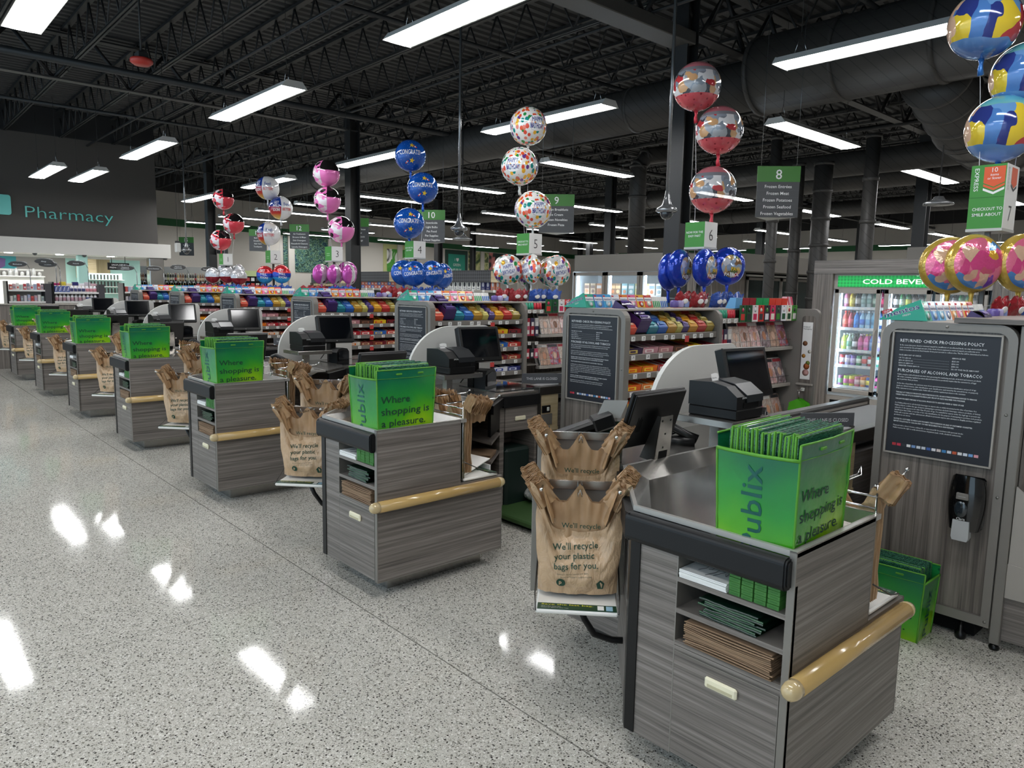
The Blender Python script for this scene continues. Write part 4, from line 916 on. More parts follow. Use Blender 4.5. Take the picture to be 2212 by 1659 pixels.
# ---- sanitizer dispenser on the express endcap
t = thing('sanitizer_dispenser', 'glossy black hand sanitizer dispenser under the notice on the express endcap', 'soap dispenser', (-.113, 1.87, .5))
SB = mat('glossy_black_shell', '#0c0c0d', .12, coat=.6)
m = MB(TR(-.113, 1.9, .0)); prof = [(-.07, .55), (-.072, .66), (-.062, .77), (-.04, .8), (0, .81), (.04, .8), (.062, .77), (.072, .66), (.07, .55)]
def shell(u, v):
    w = .062+.014*math.sin(v*3.0); a = (u-.5)*math.pi; z = .55+.26*v-.02*(2*u-1)**2*sst(.8, 1, v)
    return (w*math.sin(a), -.02-.07*math.cos(a)**.6*(.72+.3*math.sin(.5+v*2.2)) if math.cos(a) > 0 else -.02, z)
m.grid(shell, 16, 12, SB); m.box(-.07, -.03, .55, .07, -.003, .8, SB, .012); m.build('shell', t)
m = MB(TR(-.113, 1.9, 0)); m.ell((-.005, -.083, .655), .03, .014, .045, mat('smoked_window', '#222a30', .08, coat=1), 12, 8); m.box(-.027, -.098, .7, .023, -.083, .73, TAUPE, .002); m.text('HAND SANITIZER', frame((-.002, -.0985, .713), (1, 0, 0), (0, 0, 1)), TXTW, width=.03, al='c'); m.text('Claris', frame((-.0, -.0955, .605), (1, 0, 0), (0, 0, 1)), TXTW, width=.035, al='c'); m.build('window', t)
m = MB(TR(-.113, 1.9, 0)); m.prism([(-.036, .52), (-.03, .505), (.03, .505), (.036, .52), (.034, .6), (-.034, .6)], -.09, -.05, mat('frosted_grey_lever', '#b4b6b6', .35), 'y'); m.build('push_lever', t)
# ---- poster on the far endcap of rack 6
t = thing('recipe_poster', 'narrow white recipe poster on the far endcap beyond checkout six', 'poster', (-2.216+.105, 4.27, .88))
m = MB(TR(-2.216, 0, 0)); m.box(.062, 4.272, .885, .148, 4.279, 1.385, PAPER); F = frame((.066, 4.2715, 1.34), (1, 0, 0), (0, 0, 1))
m.text('A taste of', F, TXTK, size=.011, off=.006); m.text('Thanksgiving', F @ Matrix.Translation((0, -.018, 0)), TXTK, size=.011, wmax=.075, off=.006)
for x, z, r, c in ((.09, 1.2, .022, '#8a5a3a'), (.135, 1.13, .016, '#d8d2c8'), (.083, 1.09, .018, '#c98a3a'), (.115, 1.0, .028, '#b5622e'), (.11, .945, .03, '#d9a6a0'), (.125, 1.03, .02, '#7a8a3a')): m.lathe([(.001, 0), (r, 0), (.001, .002)], mat('poster_food'+c, c, .6), 14, TR(x, 4.2715, z, 0, math.pi/2))
m.build('poster_sheet', t)
# green netted bags on a hook of the same endcap
t = thing('hook_bags', 'bright green bags hanging from a white hook below the recipe poster', 'bag', (-2.11, 4.25, .6))
m = MB(TR(-2.216, 0, 0))
for i in range(7): m.grid(lambda u, v: (.03+.15*u+.004*math.sin(v*9+i), 4.16+i*.014+.01*wob(u*5, v*4, i), .56+.16*v*(1-.25*abs(2*u-1))), 8, 6, mat('bright_lime_fabric', '#56b81e', .5))
m.build('bags', t)
m = MB(TR(-2.216, 0, 0)); m.tube([(.1, 4.285, .8), (.1, 4.18, .79), (.1, 4.17, .8)], .005, CHROME, 6); m.box(.085, 4.255, .78, .115, 4.275, .81, WHITE, .004); m.tube([(.1, 4.2, .79), (.1, 4.2, .71)], .004, STEEL, 5); m.build('hook', t)
# ================================================================== PRODUCTS ON THE RACKS
def K(c, r=.4, coat=0): return mat('print'+c, c, r, coat=coat)
# gum boxes along the top
GUM = [('teal', '#1fa78a', '#7fd8c2'), ('blue', '#3f86cc', '#a8d0f0'), ('sky blue', '#39a3d8', '#bfe4f4'), ('white', '#e6e9f2', '#9fb4dc'), ('orange', '#f08a2c', '#f7d09a'), ('pink', '#ee6f9d', '#f9c3d4'), ('yellow and red', '#f0b429', '#e0342c'), ('red and white', '#e2584a', '#f4ead2')]
for i, (nm, c, c2) in enumerate(GUM):
    y = 1.955+i*.096; t = kthing('gum_box', nm+' gum box leaning on top of the candy rack of {}', 'gum box', (-.48, y+.05, 1.502))
    pr = [(-.585, 1.503), (-.385, 1.503), (-.42, 1.598), (-.52, 1.552)]; m = MB(); m.prism(pr, y, y+.092, K(c, .35, .2), 'y')
    F = frame((-.3845, y, 1.503), (0, 1, 0), (-.346, 0, .938))
    m.lathe([(.001, 0), (.028, 0), (.001, .0006)], K(c2), 14, F @ Matrix.Translation((.05, .032, .0005))); m.lathe([(.001, 0), (.015, 0), (.001, .0006)], PAPER, 12, F @ Matrix.Translation((.055, .026, .0012)))
    m.box(.004, .05, .0003, .088, .08, .001, K('#f3f3f5'), 0, F); m.text('mentos', F @ Matrix.Translation((.008, .056, .001)), K('#1e2f6e'), width=.075, size=.018, off=.012); m.box(.006, .082, .0003, .03, .093, .001, K('#c8303a'), 0, F); m.build('box_body', t)
    if i == 0:
        m = MB(); m.prism([(-.6, 1.503), (-.375, 1.503), (-.412, 1.606), (-.52, 1.56)], y-.014, y-.004, K(c, .35, .2), 'y'); F2 = frame((-.575, y-.0145, 1.506), (.93, 0, .3), (-.3, 0, .93))
        m.text('mentos', F2 @ Matrix.Translation((.008, .004, 0)), K('#f3f3f5'), width=.165, size=.026, off=.035, dz=.0006); m.text('mentos', F2 @ Matrix.Translation((.008, .004, 0)), K('#1e2f6e'), width=.165, size=.026, off=.008, dz=.0012)
        m.box(.0, .026, .0002, .05, .042, .0006, K('#c8303a'), 0, F2); m.text('GUM', F2 @ Matrix.Translation((.008, .029, 0)), TXTW, size=.01, off=.01, dz=.001); m.text('FRESH', F2 @ Matrix.Translation((.09, -.014, 0)), TXTW, size=.01, dz=.001); m.build('side_panel', t)
for i, (nm, c) in enumerate((('green', '#2fa05a'), ('blue', '#2c6fc0'))):
    for j in range(4):
        y = 2.74+i*.1+j*.024; m = MB(TR(-.34, 0, 0)); m.prism([(-.16, 1.503), (-.06, 1.503), (-.085, 1.585), (-.15, 1.56)], y, y+.02, PAPER, 'y'); F = frame((-.0595, y, 1.504), (0, 1, 0), (-.3, 0, .95)); m.box(.003, .0, .0002, .017, .05, .0012, K(c), 0, F)
        ksolo(m, 'gum_bottle', nm+' and white gum tube on top of the candy rack of {}', 'gum', (-.45, y, 1.503), nm+' gum tubes on the candy rack of {}')
# purple jar drops, red and blue candy bags on top
def _foil(c): return pmat('crinkled'+c, lambda n, b: (n.bump(n.noise(n.co(), 24, 4).outputs[0], b, .7, .03), n.mix(n.noise(n.co(), 30, 2).outputs[0], c, c))[1], .25, coat=.5)
for i in range(3):
    y = 2.98+i*.075; m = MB(); m.lathe([(.03, 0), (.034, .01), (.034, .045), (.025, .055), (.001, .058)], K(['#6a5aa0', '#b0a4cf', '#8f9fd0'][i], .2), 12, TR(-.38, y, 1.503)); ksolo(m, 'candy_jar', ['purple', 'pale lilac', 'pale blue'][i]+' little candy jar on top of the rack of {}', 'candy', (-.38, y, 1.503))
for i in range(6):
    y = 3.1+i*.14; c = '#96101f' if i < 3 else '#164aa4'; ph = i*1.7
    m = MB(TR(-.4+.05*(i % 2), y, 1.503, .3*R.uniform(-1, 1), 0, .25))
    def pil(s): return lambda u, v: (s*.035*math.sin(math.pi*u)*math.sin(math.pi*v)+.01*wob(u*7, v*6, ph), -.085+.17*u+.008*wob(u*9, v*9, ph), .125*v*(1-.12*math.cos(u*12+ph))+.01*wob(u*5, v*3, ph))
    m.grid(pil(1), 16, 12, _foil(c)); m.grid(pil(-1), 12, 8, _foil(c)); m.ell((.034, 0, .06), .005, .035, .022, PAPER, 10, 6)
    ksolo(m, 'candy_bag', ('red' if i < 3 else 'blue')+' crinkled candy bag on top of the rack of {}', 'candy bag', (-.4, y, 1.503), ('red' if i < 3 else 'blue')+' candy bags on top of the rack of {}')
# chocolate cartons on the tilted top shelf
CHO = [('coral', '#e8604a', '#f0c8b0', 4, 0), ('deep purple', '#3a2160', '#56408a', 4, .05), ('teal', '#1f7f92', '#6fc0cc', 3, 0), ('blue', '#2560b4', '#7aa4dc', 3, 0), ('gold', '#b8892a', '#e4c878', 3, 0), ('pale yellow', '#c8bc62', '#efe6a0', 4, 0), ('violet', '#4d3a78', '#8a78b4', 4, 0), ('amber', '#d9981e', '#f3c860', 3, .0), ('red', '#c22a28', '#e88a7a', 3, .0), ('olive gold', '#a88f3c', '#e6dc9c', 4, 0)]
ys = [0, .105, .235, .345, .455, .565, .64, .72, .83, .945]; ye = ys[1:]+[1.05]
for i, (nm, c, c2, nr, up) in enumerate(CHO):
    y0 = 1.975+ys[i]; y1 = 1.975+ye[i]-.006; t = kthing('chocolate_carton', nm+' chocolate carton tilted on the top shelf of the rack of {}', 'candy box', (-.15, (y0+y1)/2, 1.35))
    F = frame((-.045, y0, 1.33+up*.2), (0, 1, 0), (-.875, 0, .484)); w = y1-y0; h = .05+up
    m = MB(F); m.box(0, 0, 0, w, .27, h, K(c, .35, .2)); m.box(0, -.001, .0, w, .0, h*.6, K(c)); 
    m.box(.004, .006, h, w-.004, .264, h+.002, BLACKM if up else K(c2)); m.build('carton', t)
    for r in range(nr):
        m = MB(F); a = .26/nr
        m.grid(lambda u, v: (.006+(w-.012)*u, .008+r*a+(a-.008)*v, h+.003+.012*math.sin(math.pi*v)*(1+.3*wob(u*8, v*6, r+i))), 8, 5, _foil(c) if r % 2 else K(c, .3, .4))
        m.box(.02, .02+r*a, h+.014, w*.75, .012+r*a+a*.5, h+.0165, K(c2)); m.build('bar_wrapper', t)
# candy cartons on the lower shelves
CAN = [[('dark purple', '#3c2a4a', '#c8b060'), ('pink and white', '#c08890', '#e8d8d4'), ('rose', '#b87a80', '#dcb8b0'), ('brown', '#4a2f26', '#8a5a42'), ('yellow', '#e8c020', '#d83a2a'), ('dark red', '#8a1e28', '#2a2022')],
       [('orange', '#e0671c', '#f2c230'), ('bright orange', '#e8741e', '#f4cf3a'), ('crimson', '#b01f2c', '#e8d0c8'), ('cherry red', '#c8252c', '#f0e0d8'), ('blue', '#2a64b8', '#d8c060'), ('scarlet', '#d03028', '#f0d8c0')],
       [('tangerine', '#e0621a', '#f0d040'), ('pumpkin', '#e87c28', '#f4e0b0'), ('white and orange', '#e0d6c8', '#e07828'), ('maroon', '#7a2024', '#d8b890'), ('wine', '#802430', '#c89058'), ('brick red', '#a83024', '#e0c8a0')],
       [('burnt orange', '#d8581c', '#f0c040'), ('cocoa', '#3a2a24', '#b89058'), ('black', '#241f20', '#a87848'), ('chestnut', '#5a3a28', '#d8c098'), ('white and blue', '#e4e6ee', '#2a3f9a'), ('navy blue', '#26307a', '#d8dcf0')]]
for si, z in enumerate(SHZ[::-1]):
    for i, (nm, c, c2) in enumerate(CAN[si]):
        y0 = 1.975+i*.178; w = .168; lanes = [6, 5, 4, 3] if si < 3 else [6, 5]
        if si < 2: lanes = [6, 5, 4, 3, 2]
        t = kthing('candy_carton', nm+' open candy carton on the %s shelf of the rack at {}' % ('second', 'third', 'fourth', 'lowest')[si], 'candy box', (-.1, y0+w/2, z), None, lanes)
        m = MB(); m.prism([(-.2, z+.001), (-.03, z+.001), (-.022, z+.05), (-.03, z+.05), (-.035, z+.01), (-.19, z+.01), (-.2, z+.078)], y0, y0+w, K(c, .4, .15), 'y'); m.prism([(-.2, z+.001), (-.03, z+.001), (-.022, z+.048), (-.2, z+.075)], y0, y0+.003, K(c2), 'y'); m.prism([(-.2, z+.001), (-.03, z+.001), (-.022, z+.048), (-.2, z+.075)], y0+w-.003, y0+w, K(c), 'y')
        m.box(-.029, y0+.02, z+.014, -.0235, y0+w*.68, z+.038, K(c2)) ; m.box(-.0285, y0+.035, z+.02, -.0225, y0+w*.55, z+.032, K(c)); m.build('carton', t)
        m = MB(); n = 5
        for k in range(n):
            yy = y0+.006+k*(w-.012)/n
            m.grid(lambda u, v: (-.185+.15*u, yy+(w-.012)/n*v, z+.03+.03*(1-u)+.012*math.sin(math.pi*v)*(1+.4*wob(u*6, v*3, k+i*3+si))), 6, 4, _foil(c2) if k % 2 else K(c, .3, .4))
        m.build('candy_bars', t)
# gift cards above the magazines
GC = [('dark green', '#1f5a34'), ('forest green', '#12502c'), ('white and red', '#f0e6e4'), ('red', '#d0322c'), ('black', '#2b2a2e'), ('magenta', '#d02a5a'), ('charcoal', '#3a3a3e'), ('white', '#ecebf0'), ('cream', '#f0ead8'), ('leaf green', '#3f8f2c')]
for i, (nm, c) in enumerate(GC):
    y0 = 3.36+i*.094; w = .09; m = MB(TR(.022, 0, .03)); m.box(-.045, y0, 1.365, -.035, y0+.086, 1.5, K(c, .35, .2), .001)
    m.box(-.0352, y0+.012, 1.38, -.0343, y0+.066, 1.43, K(GC[(i+3) % 10][1])); m.lathe([(.001, 0), (.018, 0), (.001, .001)], K(GC[(i+5) % 10][1]), 10, TR(-.0348, y0+.039, 1.46, math.pi/2, math.pi/2)); m.box(-.0352, y0+.03, 1.488, -.0343, y0+.048, 1.494, BLACKM)
    ksolo(m, 'gift_card', nm+' gift card hanging above the magazines of the rack at {}', 'gift card', (-.04, y0+.04, 1.365), None, [6, 5])
BX = [('sky blue', '#6aa8d8'), ('burgundy', '#a82030'), ('garnet', '#a01c2c'), ('emerald', '#18a058'), ('kelly green', '#1ba45c'), ('orange red', '#e8402c'), ('vermilion', '#ea4630'), ('flame', '#e83e2a')]
for i, (nm, c) in enumerate(BX):
    y0 = 3.34+i*.105; m = MB(); m.prism([(-.14, 1.503), (-.05, 1.503), (-.045, 1.588), (-.1, 1.588)], y0, y0+.097, K(c, .4), 'y'); ksolo(m, 'snack_box', nm+' box in the row above the gift cards of {}', 'box', (-.1, y0+.05, 1.503), None, [6])
for i in range(4):
    m = MB(TR(-.09, 4.2+i*.03, 1.503, .3*i)); m.prism([(-.04, 0), (.04, 0), (.015, .1), (-.015, .1)], -.012, .012, K('#e0607a' if i % 2 else '#f0c8d0'), 'y'); ksolo(m, 'pink_treat_bag', 'pink and white treat bag at the end of the box row of {}', 'candy bag', (-.09, 4.2+i*.03, 1.503), 'pink treat bags on the rack of {}', [6])
# little lip balms, small packs
for i in range(6):
    y = 3.12+i*.038; m = MB(); m.lathe([(.016, 0), (.016, .045), (.012, .05), (.012, .07), (.001, .072)], K('#2f9a7a' if i < 3 else '#c83040', .3), 10, TR(-.045, y, 1.421)); ksolo(m, 'lip_balm_tub', ('green' if i < 3 else 'red')+' little tub on the small shelf of the rack at {}', 'lip balm', (-.045, y, 1.421), ('green' if i < 3 else 'red')+' tubs on the small shelf of {}', [6, 5])
for z0 in (.93, 1.16, 1.24):
    for i in range(3):
        y = 3.115+i*.06; c = ['#a82a3a', '#3a3450', '#c8c4c0', '#b83848', '#282c34', '#c0506a'][(i+int(z0*10)) % 6]; m = MB(); m.box(-.05, y, z0, -.035, y+.05, z0+.1, K(c, .35, .2), .002); m.box(-.0352, y+.01, z0+.02, -.034, y+.04, z0+.06, K('#e6e2dc')); ksolo(m, 'hanging_pack', 'small carded pack hanging beside the magazines of {}', 'packet', (-.04, y, z0), 'small carded packs of {}', [6, 5])
# magazines
def _cover(c1, c2, c3, sc):
    def fn(n, b):
        co = n.co(); a = n.noise(co, sc, 3, .6, 1.5).outputs[0]; b2 = n.noise(co, sc*2.3, 2, .5, .8).outputs[0]
        return n.mix(n.math('MULTIPLY', b2, 1.0), n.ramp(a, [(.38, c1), (.5, c2), (.6, c3)]), c3)
    return pmat('cover%s%s%d' % (c1, c2, sc), fn, .22, coat=.4)
MAG = [('white recipe', ('#e9e4e2', '#d9c0b8', '#c89a88'), '', 14), ('red and black', ('#4c3036', '#c8465a', '#f0dcd4'), '', 12), ('pale fashion', ('#e4dde2', '#c8a8b0', '#5a4a4a'), '', 10), ('dark portrait', ('#2a2622', '#8a4a3a', '#d8b8a0'), 'JESUS', 9), ('blue and white', ('#d8e0ec', '#4a78b4', '#c84a3a'), '', 16), ('brown homes', ('#e8d4c0', '#a87a5a', '#d8ccc4'), '', 13)]
for ti, z in enumerate((.52, .845, 1.17)):
    for i in range(6):
        nm, cs, ttl, sc = MAG[(i+ti*2+1) % 6]; y0 = 3.35+i*.152
        t = kthing('magazine', nm+' magazine, %s in the %s magazine tier of {}' % (('first', 'second', 'third', 'fourth', 'fifth', 'last')[i], ('lowest', 'middle', 'top')[ti]), 'magazine', (-.1, y0+.07, z), None, [6, 5])
        F = frame((-.055, y0, z+.004), (0, 1, 0), (-.36, 0, 1)); m = MB(F)
        for k in range(4): m.box(.004*k*.3, -.001, -.0135+k*.0035, .145, .23-.004*k, -.0105+k*.0035, PAPER)
        m.build('pages', t); m = MB(F); m.box(0, 0, .0005, .145, .222, .0025, _cover(*cs, sc)); m.ell((.075, .1, .003), .03, .04, .001, K(['#d8a080', '#c88a68', '#e0b8a0', '#8a5a40'][(i+ti) % 4]), 12, 6)
        m.box(.006, .19, .0026, .139, .216, .003, K(['#b82a3a', '#e8e4e0', '#2a2a30'][(i+ti) % 3]))
        if ttl: m.text(ttl, Matrix.Translation((.012, .194, .003)), TXTW if (i+ti) % 3 != 1 else TXTK, size=.016, off=.01, wmax=.11)
        m.build('cover', t)
# ================================================================== LANE SIGNS AND BALLOONS
LG = mat('lane_sign_green', '#3d8a34', .5); LW = mat('lane_sign_white', '#e9e9e6', .5); LO = mat('express_orange', '#d9592c', .5); LK = mat('lane_number_black', '#2a2a2a', .5)
SLOG = {7: ['CHECKOUT TO', 'SMILE ABOUT'], 6: ['NOW FOR THE', 'EASY PART'], 5: ['CHECKOUT TO', 'SMILE ABOUT'], 4: ['NOW FOR THE', 'EASY PART'], 3: [], 2: [], 1: []}
for n in LANES:
    x = -.55 - S*(7-n); big = n == 7; z0, z1 = (2.07, 2.475) if big else (2.02, 2.235); lx = x-.2; ry = 3.61+(.26 if big else .19); zm = 2.275 if big else z1
    t = thing('lane_sign', ('tall green express lane sign with orange chevrons, numbered 7' if big else 'green and white box sign showing lane number %s' % NUM[n]), 'lane sign', (x-.1, 3.7, 1.502))
    m = MB(); m.box(x-.115, 3.69, 1.502, x-.085, 3.72, z0, DSTEEL); m.box(x-.15, 3.66, 1.502, x-.05, 3.75, 1.508, DSTEEL); m.build('pole', t)
    m = MB(); m.box(lx, 3.612, z0, x-.002, ry, z1, LW); m.box(lx-.004, 3.606, z0-.018, x+.004, ry+.004, z0, SSIDE); m.build('sign_box', t)
    m = MB(); m.box(lx, 3.608, z0, x, 3.612, z1, LG); F = frame((lx, 3.6075, z0), (1, 0, 0), (0, 0, 1))
    for i, l in enumerate(SLOG[n]): m.text(l, F @ Matrix.Translation((.1 if not big else .025, (.115 if big else .118)-i*(.036 if big else .032), 0)), TXTW, size=.019 if not big else .02, al='c' if not big else 'l', wmax=.17, off=.006)
    if not SLOG[n]:
        for i in range(2): m.box(.05, .1-i*.03, .0005, .15, .112-i*.03, .001, mat('faded_sign_line', '#8fb98a', .5), 0, F)
    if big:
        m.text('EXPRESS', F @ Matrix.Translation((.022, .385, 0)) @ Matrix.Rotation(-math.pi/2, 4, 'Z'), TXTW, width=.145, size=.026, off=.004)
        m.prism([(.075, .39), (.195, .39), (.195, .29), (.135, .262), (.075, .29)], .0006, .0012, LO, 'z', F)
        m.prism([(.075, .283), (.135, .255), (.195, .283), (.195, .268), (.135, .24), (.075, .268)], .0006, .0012, LO, 'z', F); m.prism([(.075, .258), (.135, .23), (.195, .258), (.195, .243), (.135, .215), (.075, .243)], .0006, .0012, LW, 'z', F)
        for s_, y_, c_ in (('10', .355, .03), ('items', .332, .016), ('or fewer', .31, .016)): m.text(s_, F @ Matrix.Translation((.135, y_, 0)), TXTW, size=c_, al='c', dz=.002, wmax=.1)
        m.box(0, .198, .0, .2, .2, .001, mat('sign_seam', '#2f6f28', .5), 0, F)
    m.build('slogan_face', t)
    m = MB(); m.box(x-.002, 3.61, z0, x+.002, ry, z1, LW); F = frame((x+.0025, 3.61, z0), (0, 1, 0), (0, 0, 1)); w = ry-3.61
    m.text(str(n), F @ Matrix.Translation((w/2, .055 if not big else .05, 0)), LK, size=.105, al='c', off=-.012)
    if big:
        m.prism([(.1, .39), (.22, .39), (.22, .29), (.16, .262), (.1, .29)], .0006, .0012, LO, 'z', F); m.prism([(.1, .283), (.16, .255), (.22, .283), (.22, .268), (.16, .24), (.1, .268)], .0006, .0012, LK, 'z', F)
        m.text('EXPRESS', F @ Matrix.Translation((.03, .385, 0)) @ Matrix.Rotation(-math.pi/2, 4, 'Z'), SSIDE, width=.145, size=.026)
    m.build('number_face', t)
# ---- balloon skins
RAD = dict(confetti=.19, blue=.19, feel=.203, pink=.203, red=.203, pups=.203, pastel=.212, pinkgold=.19, silverred=.158, getwell=.158, magenta=.158, pupblue=.168)
def _bal(kind):
    def fn(n, b):
        co = n.map(n.co(), (1, 1, 1), (0, 0, -RAD[kind])); x, y, z = n.sep(co)
        if kind == 'confetti':
            v = n.vor(n.map(co, (1, 1, .75)), 24); c = n.ramp(n.sep(v.outputs['Color'])[0], [(0, '#e2572e'), (.22, '#1f8f8a'), (.38, '#e0503a'), (.52, '#f0b63a'), (.66, '#6a3f86'), (.78, '#e87f6a'), (.9, '#2f8f4a')], 'CONSTANT')
            return n.mix(n.math('LESS_THAN', v.outputs['Distance'], .5), '#eceae6', c)
        if kind == 'blue':
            v = n.vor(co, 42); s_ = n.math('MULTIPLY', n.math('LESS_THAN', v.outputs['Distance'], .11), n.math('GREATER_THAN', n.sep(v.outputs['Color'])[1], .4))
            return n.mix(s_, n.mix(n.noise(co, 6, 2).outputs[0], '#0f3f96', '#1a66c8'), '#dfe6f4')
        if kind == 'feel':
            side = n.math('GREATER_THAN', x, -.03); v = n.vor(co, 30); d = n.math('LESS_THAN', v.outputs['Distance'], .14)
            wh = n.mix(d, '#e9e9ea', '#8f97a6'); f = n.math('MULTIPLY_ADD', z, 2.4, .5)
            return n.mix(side, n.ramp(f, [(.08, '#d8b44a'), (.25, '#c83a30'), (.5, '#9a2a4a'), (.56, '#24408e'), (1, '#1c3f9a')]), wh)
        if kind in ('pink', 'red'):
            A = '#e878bc' if kind == 'pink' else '#d8404e'; v = n.vor(n.warp(co, .1, 8), 14)
            sp = n.ramp(n.sep(v.outputs['Color'])[0], [(0, A), (.35, '#e8e0e4'), (.6, '#2a2426'), (.75, A), (.9, '#f0c8d8')], 'CONSTANT')
            return n.mix(n.math('GREATER_THAN', x, .0), sp, n.mix(n.math('GREATER_THAN', z, .03), A, '#191718'))
        if kind == 'pups':
            v = n.vor(co, 26); low = n.math('LESS_THAN', z, -.09); d = n.math('LESS_THAN', v.outputs['Distance'], .25)
            red = n.mix(d, '#dd5a62', '#a02a36'); v2 = n.sep(n.vor(n.warp(co, .1, 9), 17).outputs['Color'])[0]; pz = n.ramp(v2, [(0, '#8f9aa6'), (.2, '#4a4e56'), (.3, '#e6e6e8'), (.5, '#a9adb2'), (.62, '#c8383e'), (.72, '#e8e8ea'), (.84, '#d8a878'), (.92, '#7f8690')], 'CONSTANT')
            fac = n.math('LESS_THAN', n.math('ADD', n.math('ABSOLUTE', z), 0), .1); clear = n.mix(n.math('GREATER_THAN', z, .13), '#7d8188', '#b86a74')
            return n.mix(low, n.mix(fac, clear, pz), red)
        if kind == 'pastel':
            v = n.vor(n.warp(n.map(co, (1, 1, .6)), .12, 7), 9)
            fig = n.ramp(n.sep(v.outputs['Color'])[0], [(0, '#4f7fc0'), (.22, '#e6c93c'), (.36, '#2f3b80'), (.48, '#e8c0a2'), (.6, '#6a9ad0'), (.76, '#58a8b8'), (.88, '#c0404a')], 'CONSTANT')
            bg = n.ramp(n.math('MULTIPLY_ADD', z, 2.3, .5), [(.05, '#4a72b4'), (.35, '#6f9fd0'), (.6, '#a9c878'), (.85, '#5fb0c0'), (1, '#4a9ac0')])
            m_ = n.math('LESS_THAN', n.math('ADD', n.math('ABSOLUTE', z), n.math('MULTIPLY', n.noise(co, 5, 1).outputs[0], .1)), .17)
            return n.mix(m_, bg, fig)
        if kind == 'pinkgold':
            r = n.math('SQRT', n.math('ADD', n.math('MULTIPLY', x, x), n.math('MULTIPLY', z, z))); v = n.sep(n.vor(n.warp(co, .1, 9), 13).outputs['Color'])[0]
            inn = n.ramp(v, [(0, '#e0508a'), (.3, '#f07a9a'), (.5, '#8a4aa8'), (.62, '#e8c0a2'), (.74, '#5a8fc8'), (.86, '#d8607a'), (.94, '#e8b03a')], 'CONSTANT')
            return n.mix(n.math('GREATER_THAN', r, .163), inn, '#c8a84a')
        if kind == 'silverred': return n.mix(n.math('GREATER_THAN', z, -.025), '#8e1f2c', '#c8c8ca')
        if kind == 'getwell': return n.mix(n.math('GREATER_THAN', n.math('ADD', z, n.math('MULTIPLY', n.math('SUBTRACT', n.noise(co, 6, 1).outputs[0], .5), .06)), .03), n.mix(n.math('GREATER_THAN', z, -.05), '#2f9ad8', '#1f3fae'), '#d02f38')
        if kind == 'magenta':
            v = n.vor(n.warp(co, .1, 8), 14); return n.mix(n.math('LESS_THAN', n.math('ABSOLUTE', n.math('ADD', x, .0)), .045), '#d05ab8', n.ramp(n.sep(v.outputs['Color'])[0], [(0, '#d8d0d4'), (.5, '#4a3a3e'), (.7, '#e0c8d4')], 'CONSTANT'))
        if kind == 'pupblue':
            r = n.math('SQRT', n.math('ADD', n.math('MULTIPLY', x, x), n.math('MULTIPLY', z, z))); v = n.vor(n.warp(co, .08, 10), 20)
            pz = n.ramp(n.sep(v.outputs['Color'])[0], [(0, '#9fb4d0'), (.3, '#d0b080'), (.5, '#b83a34'), (.65, '#d8dce4'), (.8, '#6a7a52'), (.9, '#8a6a4a')], 'CONSTANT')
            return n.mix(n.math('GREATER_THAN', r, .1), pz, '#1a3fb4')
    return fn
def bmat(kind, foil):
    nm = 'balloon_%s_%s' % (kind, 'foil' if foil else 'film')
    if nm in _MC: return _MC[nm]
    m = pmat(nm, _bal(kind), .16 if foil else .1, .35 if foil else .1, .4)
    if foil:
        n = NT(m.node_tree); b = m.node_tree.nodes['Principled BSDF']; n.bump(n.noise(n.co(), 13, 3).outputs[0], b, .35, .04)
    if kind == 'pups':
        m.node_tree.nodes['Principled BSDF'].inputs['Alpha'].default_value = .82
    return m
FACE = math.atan2(.743, .669)        # towards the shop front
